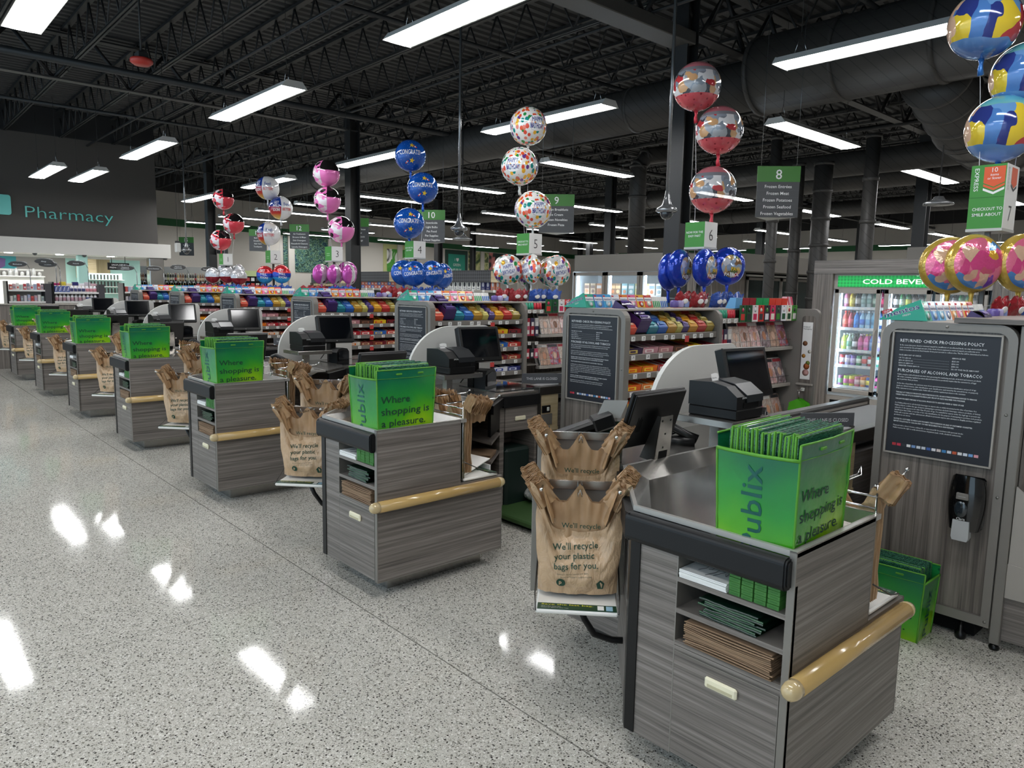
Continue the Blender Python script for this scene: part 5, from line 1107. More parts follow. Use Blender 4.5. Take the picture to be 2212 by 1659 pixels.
def balloon(kind, p, r, label, texts=(), foil=False, rz=0.0, string_to=None, tint='#bfbfc4', squash=.5, group=None):
    t = thing('foil_balloon' if foil else 'bubble_balloon', label, 'balloon', (p[0], p[1], p[2]-r), group)
    t.rotation_euler = (0, 0, FACE+rz); b0 = Vector((p[0], p[1], p[2]-r)); mm = bmat(kind, foil)
    m = MB()
    if foil:
        def sk(u, v):
            a = 2*math.pi*u; q = math.pi*v; pin = 1+.012*math.sin(a*26)*math.sin(q)**8
            return (r*math.sin(q)*math.sin(a)*pin if 0 else r*math.cos(a)*math.sin(q)*(1+.015*math.sin(26*a)*math.exp(-((v-.5)*9)**2)), squash*r*math.cos(q)*(1-.05*math.cos(6*a)*math.sin(q)), r*math.sin(a)*math.sin(q)*(1+.015*math.sin(26*a)*math.exp(-((v-.5)*9)**2)))
        m.grid(sk, 52, 16, mm)
        sy = squash
        def wf(q): d = 1-(q[0]**2+q[1]**2)/r**2; return (q[0], -squash*r*math.sqrt(max(d, .02))-.003-.0, q[1])
    else:
        m.ell((0, 0, 0), r, r, r, mm, 40, 26)
        def wf(q):
            a = q[0]/r; e = q[1]/r; k = r*1.004; return (k*math.sin(a)*math.cos(e), -k*math.cos(a)*math.cos(e), k*math.sin(e))
    for spec in texts:
        s_, x, z, sz, mt = spec[:5]; rot = spec[5] if len(spec) > 5 else 0; sxx = spec[6] if len(spec) > 6 else None
        if s_ == '@':      # blank patch
            pts = [(x+sz*math.cos(i*.314), z+sz*.8*math.sin(i*.314)) for i in range(20)]; c0 = wf((x, z))
            vs = [c0]+[wf(((x+(px-x)*.5), (z+(pz-z)*.5))) for px, pz in pts]+[wf(q) for q in pts]
            m.add(vs, [(0, 1+i, 1+(i+1) % 20) for i in range(20)]+[(1+i, 21+i, 21+(i+1) % 20, 1+(i+1) % 20) for i in range(20)], mt); continue
        if s_ == '*':
            pts = [(x+(sz if i % 2 == 0 else sz*.42)*math.sin(i*.6283+rot), z+(sz if i % 2 == 0 else sz*.42)*math.cos(i*.6283+rot)) for i in range(10)]
            m.add([wf(q) for q in pts], [list(range(10))], mt); continue
        def w2(q): c, s2 = math.cos(rot), math.sin(rot); k = wf((x+q[0]*c-q[1]*s2, z+q[0]*s2+q[1]*c)); f = 1.003; return (k[0]*f, k[1]*f-.001, k[2]*f)
        m.text(s_, None, mt, size=sz, al='c', off=.012, warp=w2, width=sxx)
    m.v = [v+b0+Vector((0, 0, r)) for v in m.v]; m.build('balloon_skin', t)
    m = MB(); m.tube([(0, 0, .01), (.004, .002, -.03), (.0, .0, -.06), (.008, 0, -.1)], [.02, .012, .016, .02], mat('balloon_tail'+tint, tint, .25, .3), 8); m.v = [v+b0 for v in m.v]; m.build('balloon_tail', t)
    if string_to is not None:
        m = MB(); c = math.cos(-(FACE+rz)); s2 = math.sin(-(FACE+rz)); e = Vector(string_to)-b0; e = Vector((e.x*c-e.y*s2, e.x*s2+e.y*c, e.z)); a = Vector((0, 0, -.06))
        m.tube([a, a.lerp(e, .3)+Vector((.006, 0, 0)), a.lerp(e, .6)+Vector((-.006, 0, 0)), e], .0022, mat('white_ribbon', '#d9d9d9', .4), 4); m.v = [v+b0 for v in m.v]; m.build('ribbon', t)
    return t
NB = mat('balloon_navy_ink', '#23408c', .4); WB = mat('balloon_white_ink', '#f0f0f2', .4); RB = mat('balloon_red_ink', '#cf3d36', .4); YB = mat('balloon_yellow_ink', '#f0c832', .4); PT = mat('balloon_white_patch', '#efeef0', .25)
UP = {1: ('red', 'red and black', [(-13.98, 3.7, 3.3), (-13.84, 3.84, 2.83), (-14.02, 3.64, 2.5)]), 2: ('feel', 'white and blue get-well', [(-11.8, 3.66, 3.32), (-11.65, 3.83, 2.98), (-11.79, 3.66, 2.53)]),
      3: ('pink', 'pink and black', [(-9.6, 3.64, 3.34), (-9.6, 3.65, 2.94), (-9.45, 3.8, 2.5)]), 4: ('blue', 'blue congratulations', [(-7.36, 3.67, 3.34), (-7.25, 3.79, 2.93), (-7.36, 3.65, 2.47)]),
      5: ('confetti', 'confetti happy birthday', [(-5.13, 3.7, 3.39), (-5.18, 3.63, 2.96), (-5.07, 3.74, 2.5)]), 6: ('pups', 'clear balloon with red lower part', [(-2.95, 3.66, 3.39), (-2.81, 3.82, 3.03), (-2.82, 3.78, 2.52)]),
      7: ('pastel', 'blue and yellow', [(-.76, 3.62, 3.36), (-.56, 3.86, 3.05), (-.65, 3.77, 2.72)])}
TINT = {1: '#c83a44', 2: '#c8c8cc', 3: '#e070b0', 4: '#1f5cc0', 5: '#c9ccc8', 6: '#c83848', 7: '#2f6fb8'}
for n, (kd, lb, ps) in UP.items():
    for i, p in enumerate(ps):
        r = .203 if n != 7 else .212; rz = [(.35, -.1, .2), (0, .5, .0), (-.25, .2, .3), (.1, .1, .1), (.5, -.4, .35), (.1, 0, -.3), (.2, .0, .1)][n-1][i]
        tx = []
        if kd == 'confetti':
            for o in (0, 1.9, -1.9): a = r*o; tx += [('@', a, .0, .105, PT), ('HAPPY', a, .015, .052, NB), ('BIRTHDAY', a, -.055, .052, NB)]
            tx = [(q[0], q[1], q[2], q[3], q[4], 0, (.125 if q[0] == 'HAPPY' else .165) if q[0] != '@' else None) for q in tx]
        if kd == 'blue':
            tx = [('CONGRATS!', 0, -.01, .06, WB, 0, .28), ('CONGRATS!', r*2.1, -.01, .06, WB, 0, .28), ('CONGRATS!', -r*2.1, -.01, .06, WB, 0, .28), ('*', .03, .11, .04, YB, .2), ('*', .03, -.09, .04, YB, .2)]
            for k in range(3): tx += [('@', -.03-.015*k, -.1-.012*k, .012, RB if k != 1 else WB), ('@', .06+.015*k, .1-.01*k, .012, RB if k != 1 else WB)]
        if kd == 'feel': tx = [('Feel', .07, .03, .06, NB, .05, .11), ('BETTER!', .075, -.055, .05, RB, 0, .17), ('GET', -.12, .06, .05, WB, 0, .1), ('WELL', -.12, .0, .05, WB, 0, .12), ('SOON!', -.12, -.07, .05, WB, 0, .13)]
        balloon(kd, p, r, '%s %s balloon floating over %s' % (('topmost', 'middle', 'lowest')[i], lb.replace(' balloon', ''), 'lane sign %s' % NUM[n] if n != 7 else 'the express sign'), tx, False, rz, (-.6-S*(7-n)+.06*(i-1), 3.68+.04*i, 1.52), TINT[n])
LOW = {1: ('silverred', 'silver and dark red', [(-14.06, 3.47, 1.8), (-13.86, 3.69, 1.81), (-13.7, 3.86, 1.78), (-14.02, 3.72, 1.89), (-13.88, 3.92, 1.88)]), 2: ('getwell', 'red and blue get-well', [(-11.76, 3.56, 1.81), (-11.52, 3.76, 1.82), (-11.7, 3.84, 1.84)]),
       3: ('magenta', 'magenta and silver', [(-9.58, 3.52, 1.81), (-9.44, 3.68, 1.81), (-9.28, 3.84, 1.81), (-9.5, 3.92, 1.86)]), 4: ('blue', 'blue congratulations', [(-7.36, 3.56, 1.82), (-7.2, 3.62, 1.81), (-7.1, 3.84, 1.82), (-7.1, 4.02, 1.79)]),
       5: ('confetti', 'confetti birthday', [(-5.2, 3.5, 1.84), (-4.99, 3.66, 1.85), (-4.8, 3.87, 1.84), (-5.16, 3.75, 1.82), (-4.98, 3.95, 1.83)]), 6: ('pupblue', 'royal blue', [(-3.04, 3.5, 1.8), (-2.93, 3.5, 1.83), (-2.77, 3.65, 1.84), (-2.69, 3.88, 1.86)]),
       7: ('pinkgold', 'pink and gold', [(-.8, 3.52, 1.83), (-.66, 3.52, 1.84), (-.46, 3.77, 1.85)])}
TINT2 = {1: '#b8b8bc', 2: '#2a54b4', 3: '#c05aa8', 4: '#1f4fb4', 5: '#c9c9c6', 6: '#1a3fb4', 7: '#c8a84a'}
POS = ['frontmost', 'middle', 'end', 'half-hidden', 'hindmost']
for n, (kd, lb, ps) in LOW.items():
    for i, p in enumerate(ps):
        r = .168 if n > 3 else .158
        if n == 7: r = .19
        rz = [(-.2, .1, .5, .3, -.4), (-.1, .35, .8), (.9, 1.0, 1.2, .2), (.1, 0, .3, .9), (.1, -1.1, .5, .9, -.6), (1.0, .85, .8, .25), (-.2, .05, .2)][n-1][i]
        tx = []
        if kd == 'confetti': tx = [('@', 0, .0, .085, PT), ('HAPPY', 0, .015, .045, NB, .2, .11), ('BIRTHDAY', 0.01, -.045, .045, NB, .2, .14)]
        if kd == 'blue': tx = [('CONGRATS!', 0, -.02, .05, WB, .12, .24), ('*', -.04, .06, .035, YB, .2), ('@', .02, .09, .014, RB), ('@', .05, .085, .012, WB)]
        if kd == 'getwell': tx = [('GET', -.02, .05, .045, WB, -.1, .1), ('WELL', 0, -.01, .045, WB, -.1, .12), ('SOON!', 0.01, -.07, .04, WB, -.1, .14)]
        if kd == 'pupblue': tx = [('PAW', .03, -.04, .035, YB, 0, .09), ('PATROL', .0, -.085, .03, WB, 0, .14)]
        balloon(kd, p, r, '%s %s foil balloon of the bunch under %s' % (POS[i], lb, 'lane sign %s' % NUM[n] if n != 7 else 'the express sign'), tx, True, rz, (-.65-S*(7-n), 3.7, 1.56), TINT2[n], .5)
# ================================================================== COLD BEVERAGE COOLER
t = thing('beverage_cooler', 'wood-framed three-door cooler with glowing green cold beverages header', 'refrigerator', (-1.6, 7.2, 0))
m = MB(); m.box(-3.31, 6.78, 0, -3.08, 7.7, 2.03, WOODV); m.box(-3.31, 6.775, 1.88, .3, 7.7, 2.035, WOODH); m.box(-1.42, 6.8, 0, .3, 7.7, 1.9, WOODV); m.build('wood_surround', t)
CW = mat('cooler_white_liner', '#dfe8ee', .5)
m = MB(); m.box(-3.08, 7.55, .45, -1.42, 7.6, 1.72, CW); m.box(-3.08, 6.87, .45, -3.06, 7.55, 1.72, CW); m.box(-1.44, 6.87, .45, -1.42, 7.55, 1.72, CW); m.box(-3.08, 6.85, .43, -1.42, 7.6, .47, CW); m.box(-3.08, 6.85, 1.72, -1.42, 7.6, 1.74, BLACKM); m.build('liner', t)
m = MB(); m.box(-3.08, 6.82, 1.7, -1.42, 6.86, 1.88, TAUPEL, .003)
def _hdr(n, b):
    co = n.co(); x, y, z = n.sep(co); v = n.vor(co, 26, rnd=0); g = n.ramp(v.outputs['Distance'], [(.25, '#0f8f3f'), (.5, '#18b552')])
    r = n.vor(co, 5.5); ring_ = n.math('MULTIPLY', n.math('LESS_THAN', n.math('ABSOLUTE', n.math('SUBTRACT', r.outputs['Distance'], .07)), .02), 1.0); c = n.mix(ring_, g, '#a8f0b8')
    n.l(c, b.inputs['Emission Color']); b.inputs['Emission Strength'].default_value = .35; return c
m.box(-3.03, 6.815, 1.725, -1.47, 6.83, 1.855, pmat('green_backlit_header', _hdr, .3)); m.text('COLD BEVERAGES', frame((-2.25, 6.8145, 1.762), (1, 0, 0), (0, 0, 1)), mat('backlit_white', '#f4fff4', .4, emit=.5), width=.98, size=.055, al='c', off=.015); m.build('header_sign', t)
m = MB(); m.box(-3.08, 6.83, .03, -1.42, 6.87, .43, TAUPEL, .003)
for d_ in range(3):
    for k in range(5): m.box(-3.03+d_*.555, 6.822, .1+k*.06, -2.56+d_*.555, 6.832, .135+k*.06, BLACKM)
m.build('grille', t)
GLASS = mat('clear_glass', '#e8f0f0', .03, alpha=.12, spec=.5)
SHW = mat('wire_shelf_white', '#d8e0e6', .4); LED = mat('led_strip_white', '#d4ebff', .4, emit=22.0)
SZ = [.55, .80, .985, 1.245, 1.49]
m = MB()
for z in SZ: m.box(-3.06, 6.9, z-.012, -1.44, 7.5, z, SHW); m.box(-3.06, 6.895, z-.03, -1.44, 6.905, z+.004, SHW)
m.build('shelf', t)
DOORS = [(-3.055, -2.53), (-2.49, -2.0), (-1.96, -1.46)]
for i, (a, b) in enumerate(DOORS):
    m = MB()
    for q in ((a, .47, a+.05, 1.7), (b-.05, .47, b, 1.7), (a, 1.65, b, 1.7), (a, .47, b, .52)): m.box(q[0], 6.81, q[1], q[2], 6.85, q[3], TAUPEL, .004)
    d = m.build('door', t); m = MB(); m.box(a+.05, 6.83, .52, b-.05, 6.834, 1.65, GLASS); m.build('glass', d)
    m = MB(); hx = b-.025 if i == 0 else a+.025; m.tube([(hx, 6.81, .93), (hx, 6.77, .95), (hx, 6.77, 1.22), (hx, 6.81, 1.24)], .011, TAUPEL, 8); m.build('handle', d)
    m = MB(); m.box(a+.052, 6.87, .53, a+.062, 6.885, 1.66, LED); m.build('led_strip', t)
    m = MB()
    for z in SZ:
        for k in range(6): m.box(a+.07+k*.07, 6.89, z-.028, a+.115+k*.07, 6.894, z-.004, TAGW)
    m.build('price_tags', t)
CL = mat('clear_plastic_bottle', '#cfe0e4', .1, alpha=.55)
def bottle(col, cap, lab, h, r): 
    m = MB(); m.lathe([(r*.85, 0), (r, .01), (r, h*.6), (r*.9, h*.68), (r*.4, h*.85), (r*.4, h*.93), (.001, h*.93)], K(col, .15, .3), 12); q = m
    q.lathe([(r*.44, h*.9), (r*.44, h), (.001, h)], K(cap), 10); q.lathe([(r*1.02, h*.2), (r*1.02, h*.52)], K(lab), 12); return q
def can(col, col2, h=.12, r=.031):
    m = MB(); m.lathe([(r*.8, 0), (r, .008), (r, h-.012), (r*.82, h), (.001, h-.003)], K(col, .2, .3), 12); m.lathe([(r*1.015, h*.25), (r*1.015, h*.7)], K(col2, .3), 12); return m
DR = {4: [('pink', '#b06080', '#e0c0d0', '#c8a0c0'), ('yellow', '#d0b020', '#e0a020', '#f0e060'), ('dark cola', '#2a2224', '#282828', '#d8d0c8'), ('clear', '#b8d0d0', '#e0e8e8', '#a8c8c0'), ('pale clear', '#c0d4d0', '#d8e8e4', '#8fb8b0'), ('deep green', '#1f6a4a', '#1f4a30', '#c0d8c0'), ('maroon', '#7a3048', '#303040', '#c04060')],
      3: [('red', '#b83a30', '#d84a40', '#d86a58'), ('cherry', '#a83048', '#283048', '#d05868'), ('bright blue', '#2f7ad0', '#e8e8f0', '#3f8fe0'), ('blue water', '#8fc0e0', '#e8e8f0', '#2f6fd0'), ('pale water', '#b0d0e0', '#e8f0f8', '#78b0d8'), ('aqua', '#78b8d8', '#c8d8e0', '#4f98c0'), ('navy', '#2a4f8a', '#202838', '#c8d8e8')],
      2: [('lime', '#b8c850', '#e8e8e0', '#d8d880'), ('mint', '#c8e0d0', '#e0e8e0', '#6fa890'), ('black', '#3a3438', '#282830', '#e0e0e0'), ('magenta', '#b83a78', '#e8c8d8', '#d060a0'), ('hot pink', '#e05aa0', '#e8d860', '#e888b8'), ('blue', '#4a7ac0', '#283048', '#88b0e0'), ('lilac', '#a898d0', '#40405a', '#d0c8e8')]}
for si, row in DR.items():
    for i, (nm, c, cp, lb) in enumerate(row):
        q = bottle(c, cp, lb, .2 if si != 2 else .19, .03); x = -2.965+i*.066; o = solo(q, 'drink_bottle', '%s drink bottle on the %s shelf of the first cooler door' % (nm, {4: 'top', 3: 'second', 2: 'third'}[si]), 'bottle', (0, 0, 0)); o.location = (x, 6.95, SZ[si]+.001)
        for k in range(1, 3): c_ = put(o, (x, 6.95+k*.085, SZ[si]+.001), 0, 'drink bottle behind the front row on a shelf of the first cooler door', 'bottles behind the front row')
CN = [[('red', '#b83038', '#e0d8d8'), ('lavender', '#a8a0d0', '#e8e0f0'), ('violet', '#7a58b0', '#d0c0e8'), ('green', '#1f8a58', '#e0f0e0'), ('silver', '#a8b0b8', '#e06060'), ('crimson', '#b02838', '#f0f0f0'), ('mint', '#60b8a0', '#e8f8f0')], [('grape', '#7a4078', '#60a060'), ('chartreuse', '#90b838', '#d060a0'), ('lemon', '#d8c838', '#d04878'), ('rose', '#c85878', '#e8c8d0'), ('orange', '#e08030', '#f0d0a0'), ('cobalt', '#2f4fa8', '#f0e050'), ('pink and black', '#c85088', '#303030')]]
for ri, row in enumerate(CN):
    for i, (nm, c, c2) in enumerate(row):
        z = SZ[1-ri]+.001; x = -2.965+i*.066; o = solo(can(c, c2), 'drink_can', '%s drink can on the %s shelf of the first cooler door' % (nm, ('fourth', 'lowest')[ri]), 'can', (0, 0, 0)); o.location = (x, 6.94, z)
        for k in range(1, 4): put(o, (x, 6.94+k*.075, z), 0, 'drink can behind the front row of the first cooler door', 'cans behind the front row')
CO2 = [('green', '#1f7a3a', '#1f5a30', '#d0e0d0'), ('black cola', '#2a2020', '#b82830', '#d8d0d0'), ('brown cola', '#3a2822', '#282828', '#c8b8b0'), ('lime soda', '#2f8a4a', '#e8e8e8', '#e0e860')]
cp_ = [solo(bottle(c, cp, lb, .2, .031), 'soda_bottle', 'x', 'bottle', (0, 0, 0)) for nm, c, cp, lb in CO2]
for d_ in (1, 2):
    for i in range(6):
        j = (i*3+d_) % 4; o = cp_[j] if (d_ == 1 and not any(cp_[j].location)) else copy_tree(cp_[j]); o.location = (DOORS[d_][0]+.085+i*.066, 6.95, SZ[4]+.001); o['label'] = 'soda bottle on the top shelf behind the %s cooler door' % ('second', 'third')[d_-1]; o['group'] = 'sodas behind the %s cooler door' % ('second', 'third')[d_-1]
for o in cp_:
    if 'group' not in o: bpy.data.objects.remove(o)
# ================================================================== FROZEN FOOD CASES
SOFT = mat('grey_case_soffit', '#79756f', .7)
t = thing('frozen_food_case', 'lit frozen food case with three glass doors under a grey soffit', 'freezer', (-10.1, 12, 0))
m = MB(); m.box(-11.75, 11.5, 2.1, -8.55, 13, 2.5, SOFT); m.box(-11.9, 11.42, .1, -8.5, 11.5, .5, TAUPE); m.build('soffit', t)
m = MB(); m.box(-11.75, 12.35, .2, -8.55, 12.4, 2.1, CW); m.box(-11.75, 11.5, .2, -8.55, 12.4, .5, CW); m.box(-11.78, 11.48, 0, -11.72, 12.4, 2.1, CW); m.box(-8.6, 11.48, 0, -8.55, 12.4, 2.1, CW)
for z in (.85, 1.2, 1.55): m.box(-11.72, 11.65, z-.02, -8.6, 12.3, z, SHW)
m.build('liner', t)
for i in range(3):
    a = -11.7+i*1.04; m = MB()
    for q in ((a, .5, a+.07, 2.08), (a+.94, .5, a+1.01, 2.08), (a, 2.0, a+1.01, 2.08), (a, .5, a+1.01, .58)): m.box(q[0], 11.42, q[1], q[2], 11.48, q[3], TAUPE)
    d = m.build('door', t); m = MB(); m.box(a+.07, 11.44, .58, a+.94, 11.445, 2.0, GLASS); m.build('glass', d); m = MB(); m.box(a+.075, 11.5, .6, a+.1, 11.53, 2.0, LED); m.build('led_strip', t)
FZ = [('tan', '#b89a78', '#6a4a3a'), ('terracotta', '#c88a60', '#e8e0d8'), ('brown', '#8a6a50', '#d8b080'), ('teal', '#7fb0b8', '#e8f0f0'), ('pale yellow', '#e0d890', '#f0f0e0'), ('white', '#e8e8e4', '#8aa0a8'), ('red and white', '#d85040', '#f0f0ec'), ('green and white', '#58a078', '#f0f0ec'), ('yellow', '#f0c030', '#e84040')]
k = 0
for zi, z in enumerate((1.55, 1.2)):
    for i in range(15):
        nm, c, c2 = FZ[(i//2+zi*4) % 9]; x = -11.6+i*.2+(.04 if i % 5 == 4 else 0); m = MB(TR(x, 11.72, z+.001)); m.box(0, 0, 0, .165, .05, .27 if zi == 0 else .24, K(c, .4, .1), .006); m.box(.012, -.001, .15, .153, .002, .22, K(c2)); m.ell((.083, 0, .08), .05, .004, .045, K(c2 if i % 2 else '#c87a4a'), 12, 6)
        solo(m, 'frozen_package', '%s frozen package on the %s lit shelf of the frozen case' % (nm, ('upper', 'lower')[zi]), 'package', None, '%s frozen packages on the %s shelf' % (nm, ('upper', 'lower')[zi]))
t = thing('freezer_row', 'row of dark glass freezer doors along the frozen aisle', 'freezer', (-8.3, 14, 0))
m = MB(); m.box(-8.55, 11.6, 2.1, -7.3, 18.5, 2.46, SOFT); m.box(-8.5, 13, .1, -7.9, 18.5, 2.1, BLACKM); m.build('soffit', t)
m = MB(); m.box(-7.98, 13, 2.02, -7.85, 18.5, 2.06, LAMPW); m.build('light_rail', t)
for i in range(7):
    y = 13.0+i*.76; m = MB()
    for q in ((y, .5, y+.05, 2.0), (y+.69, .5, y+.74, 2.0), (y, 1.94, y+.74, 2.0)): m.box(-7.9, q[0], q[1], -7.86, q[2], q[3], TAUPE)
    d = m.build('door', t); m = MB(); m.box(-7.89, y+.05, .5, -7.885, y+.69, 1.94, mat('dark_freezer_glass', '#1c2a2a', .05, coat=.5)); m.build('glass', d)
mb = MB(); mb.box(-8.49, 11.44, 0, -7.9, 11.48, 2.095, WOODV); mb.box(-8.49, 11.48, 0, -7.9, 12.98, 2.095, WOODV); solo(mb, 'wood_end_panel', 'grey wood end panel at the corner of the frozen cases', 'panel', (-8.2, 12, 0))
mb = MB(); mb.box(-3.2, 9.3, 1.9, 3, 11, 2.32, SOFT); struct(mb, 'trim_7')
# ================================================================== GROCERY END DISPLAYS
HEX = pmat('dark_hex_header', lambda n, b: n.ramp(n.vor(n.co(), 14, rnd=0).outputs['Distance'], [(.35, '#3a3a3c'), (.5, '#55565a')]), .6)
def gondola(cx, w, y, label, ztop, rows, hdr=True, woodend=True):
    t = thing('grocery_shelf', label, 'shelving', (cx, y+.3, 0)); x0 = cx-w/2; x1 = cx+w/2
    m = MB(); m.box(x0, y+.4, .05, x1, y+.44, ztop-.2, TAUPE); m.box(x0-.03, y, 0, x0, y+.44, ztop-.25, TAUPE); m.box(x1, y, 0, x1+.03, y+.44, ztop-.25, TAUPE); m.build('back', t)
    if hdr:
        m = MB(); m.box(x0, y+.02, ztop-.25, x1-.3, y+.44, ztop, HEX); m.box(x1-.3, y+.0, ztop-.25, x1+.03, y+.44, ztop-.02, MAPLE); m.build('header', t)
    for z in rows:
        m = MB(); m.box(x0, y+.03, z-.03, x1, y+.4, z, TAUPE); m.box(x0, y+.01, z-.04, x1, y+.03, z+.01, TAUPEL)
        for k in range(int(w/.35)): m.box(x0+.12+k*.35, y+.006, z-.04, x0+.19+k*.35, y+.01, z+.015, TAGW)
        m.build('shelf', t)
    return t
gondola(-11.45, 2.1, 7.9, 'end shelf of white and navy cartons with dark patterned header', 2.02, [1.6, 1.25])
for i in range(12):
    c, nm = (('#ecebe6', 'white'), ('#2c2f66', 'navy blue'), ('#c8785e', 'terracotta'))[0 if i < 8 else (1 if i < 10 else 2)]
    m = MB(TR(-12.4+i*.158, 8.0, 1.601)); m.box(0, 0, 0, .135, .2, .2, K(c, .4), .003); m.ell((.067, 0, .12), .035, .003, .05, K('#3a3a40' if i < 8 else '#d8d8e0'), 10, 6); m.box(.03, -.001, .03, .1, .001, .05, K('#8a8a90'))
    solo(m, 'cardboard_carton', nm+' carton on the upper end shelf above checkout four rack', 'carton', None, nm+' cartons on that end shelf')
gondola(-15.2, 1.9, 7.9, 'end shelf of coral boxed goods under a dark patterned header', 2.02, [1.6, 1.25])
for z in (1.25, 1.6):
    for i in range(11):
        for j in range(2):
            m = MB(TR(-16.05+i*.158, 8.0, z+.001+j*.085)); m.box(0, 0, 0, .15, .2, .08, K('#d0705c' if (i+j) % 3 else '#5a7ac0', .4), .002); m.ell((.09, 0, .04), .03, .003, .022, K('#e8d8c8'), 10, 6); solo(m, 'boxed_goods', 'coral or blue box stacked on the end shelf near lane sign three', 'box', None, 'boxed goods on that coral end shelf')
gondola(-18.9, 1.6, 8.4, 'end shelf of dark bottles below aisle sign twelve', 1.98, [1.6, 1.25])
for i in range(13):
    m = bottle(['#3a2a22', '#b0602a', '#5a3a2a', '#2a2a2a'][i % 4], ['#e0d8c8', '#b82020', '#d0b060'][i % 3], '#e0c8a0', .22, .045); o = solo(m, 'sauce_bottle', 'dark sauce bottle on the end shelf below aisle sign twelve', 'bottle', (0, 0, 0), 'sauce bottles below aisle sign twelve'); o.location = (-19.6+i*.115, 8.5, 1.601)
for i in range(5):
    m = MB(TR(-15.6+i*.34-2.0, 8.9, 1.3)); m.box(0, 0, 0, .3, .2, .42, K('#22284a' if i % 2 else '#2c3a30', .4), .02); m.ell((.15, 0, .25), .09, .004, .1, K('#e0e060' if i % 2 else '#8fb870'), 12, 6); m.text('QUILTED', frame((.03, -.005, .1), (1, 0, 0), (0, 0, 1)), TXTW, width=.24, size=.05); solo(m, 'paper_goods_pack', 'dark pack of paper goods behind the magenta balloons', 'pack', None, 'paper goods packs behind the magenta balloons')
mb = MB(); mb.box(-17.7, 8.85, 0, -15.9, 9.2, 1.3, TAUPE); solo(mb, 'pallet_base', 'grey display base carrying the dark paper packs', 'display base', (-16.8, 9, 0))
# wine wall, gift card board
t = thing('wine_shelf', 'long wine shelf below the beige wall past the pharmacy', 'shelving', (-28.6, 8, 0)); WF = frame((-30.2, 5.6, 0), (.66, .75, 0), (0, 0, 1))
m = MB(WF); m.box(-.2, .2, -.4, 4.4, 1.72, -.36, BLACKM); m.box(-.2, 1.9, -.4, 4.4, 2.28, -.3, mat('white_shelf_canopy', '#d9d7d2', .6)); m.build('back', t)
for z in (1.72, 1.36):
    m = MB(WF); m.box(-.2, z-.03, -.36, 4.4, z, .0, BLACKM); m.box(-.2, z-.05, 0, 4.4, z+.01, .012, DSTEEL)
    for k in range(26): m.box(-.1+k*.17, z-.045, .012, -.02+k*.17, z+.005, .016, TAGW)
    m.build('shelf', t)
WC = [('#2c2a22', '#e8e0c8'), ('#4a5a2a', '#e0d8a0'), ('#1c1a1c', '#d8d0c8'), ('#8a5a3a', '#e8d0b0'), ('#c8b070', '#f0ead0'), ('#241c20', '#c84a4a')]
wp = []
for c, lb in WC:
    m = MB(); m.lathe([(.036, 0), (.038, .01), (.038, .19), (.03, .22), (.014, .25), (.014, .31), (.001, .31)], K(c, .15, .3), 8); m.lathe([(.0385, .05), (.0385, .14)], K(lb), 8); m.lathe([(.016, .27), (.016, .312), (.001, .312)], K(lb), 8); wp.append(solo(m, 'wine_bottle', 'x', 'bottle', (0, 0, 0)))
for r_, z in enumerate((1.721, 1.361)):
    for i in range(46):
        j = (i*5+r_+i//4) % 6; o = wp[j] if not any(wp[j].location) else copy_tree(wp[j]); o.location = WF @ Vector((-.1+i*.095, z, -.08)); o['label'] = 'wine bottle on the %s row of the wine shelf' % ('upper', 'lower')[r_]; o['group'] = 'wine bottles on the %s row' % ('upper', 'lower')[r_]
t = thing('gift_card_rack', 'board of small gift cards under a pale green strip', 'display rack', (-25.6, 8.4, 0)); m = MB(frame((-26.2, 8.1, 0), (.66, .75, 0), (0, 0, 1))); m.box(0, 0, -.06, 1.7, 2.0, -.03, BLACKM); m.box(0, 1.95, -.05, 1.7, 2.15, .0, mat('pale_green_strip', '#c8d49a', .6)); m.text('GIFT CARDS', Matrix.Translation((.45, 2.03, 0)), TXTK, size=.06); m.build('board', t)
for i in range(9):
    for j in range(3):
        m = MB(frame((-26.2, 8.1, 0), (.66, .75, 0), (0, 0, 1))); m.box(.1+i*.17, 1.78-j*.2, -.03, .22+i*.17, 1.9-j*.2, -.02, K(['#e8e6e6', '#c83a34', '#2a2a30', '#e0d8c8', '#b8383c', '#3a5a9a'][(i*2+j) % 6])); solo(m, 'gift_card', 'tiny gift card on the far board under the pale green strip', 'gift card', None, 'gift cards on the far board')
# wall pictures
def wallpic(name, label, s0, s1, z0, z1, m, fr=None, txt=()):
    d = Vector((P1[0]-P0[0], P1[1]-P0[1], 0)); T = frame((P0[0], P0[1], 0), d, (0, 0, 1)); q = MB(T)
    if fr: q.box(s0, z0, .0, s1, z1, .03, fr); q.box(s0+.25, z0, .03, s1-.25, z1-.25, .04, m)
    else: q.box(s0, z0, 0, s1, z1, .04, m)
    for s_, x, z, sz in txt: q.text(s_, Matrix.Translation((x, z, .042)), TXTW, size=sz, al='c')
    return solo(q, name, label, 'wall picture')
def _palm(n, b):
    co = n.co(); v = n.noise(n.map(co, (.4, 1, 1.4)), 2.4, 2, .5, 3.5).outputs[0]; return n.ramp(v, [(.38, '#0f3b4a'), (.46, '#2f6a6a'), (.5, '#8fa88a'), (.54, '#3f6a4a'), (.62, '#173a3a')])
wallpic('palm_mural', 'big palm frond mural on the beige wall behind aisle sign twelve', 10.4, 13.0, 2.3, 3.98, pmat('palm_print', _palm, .6))
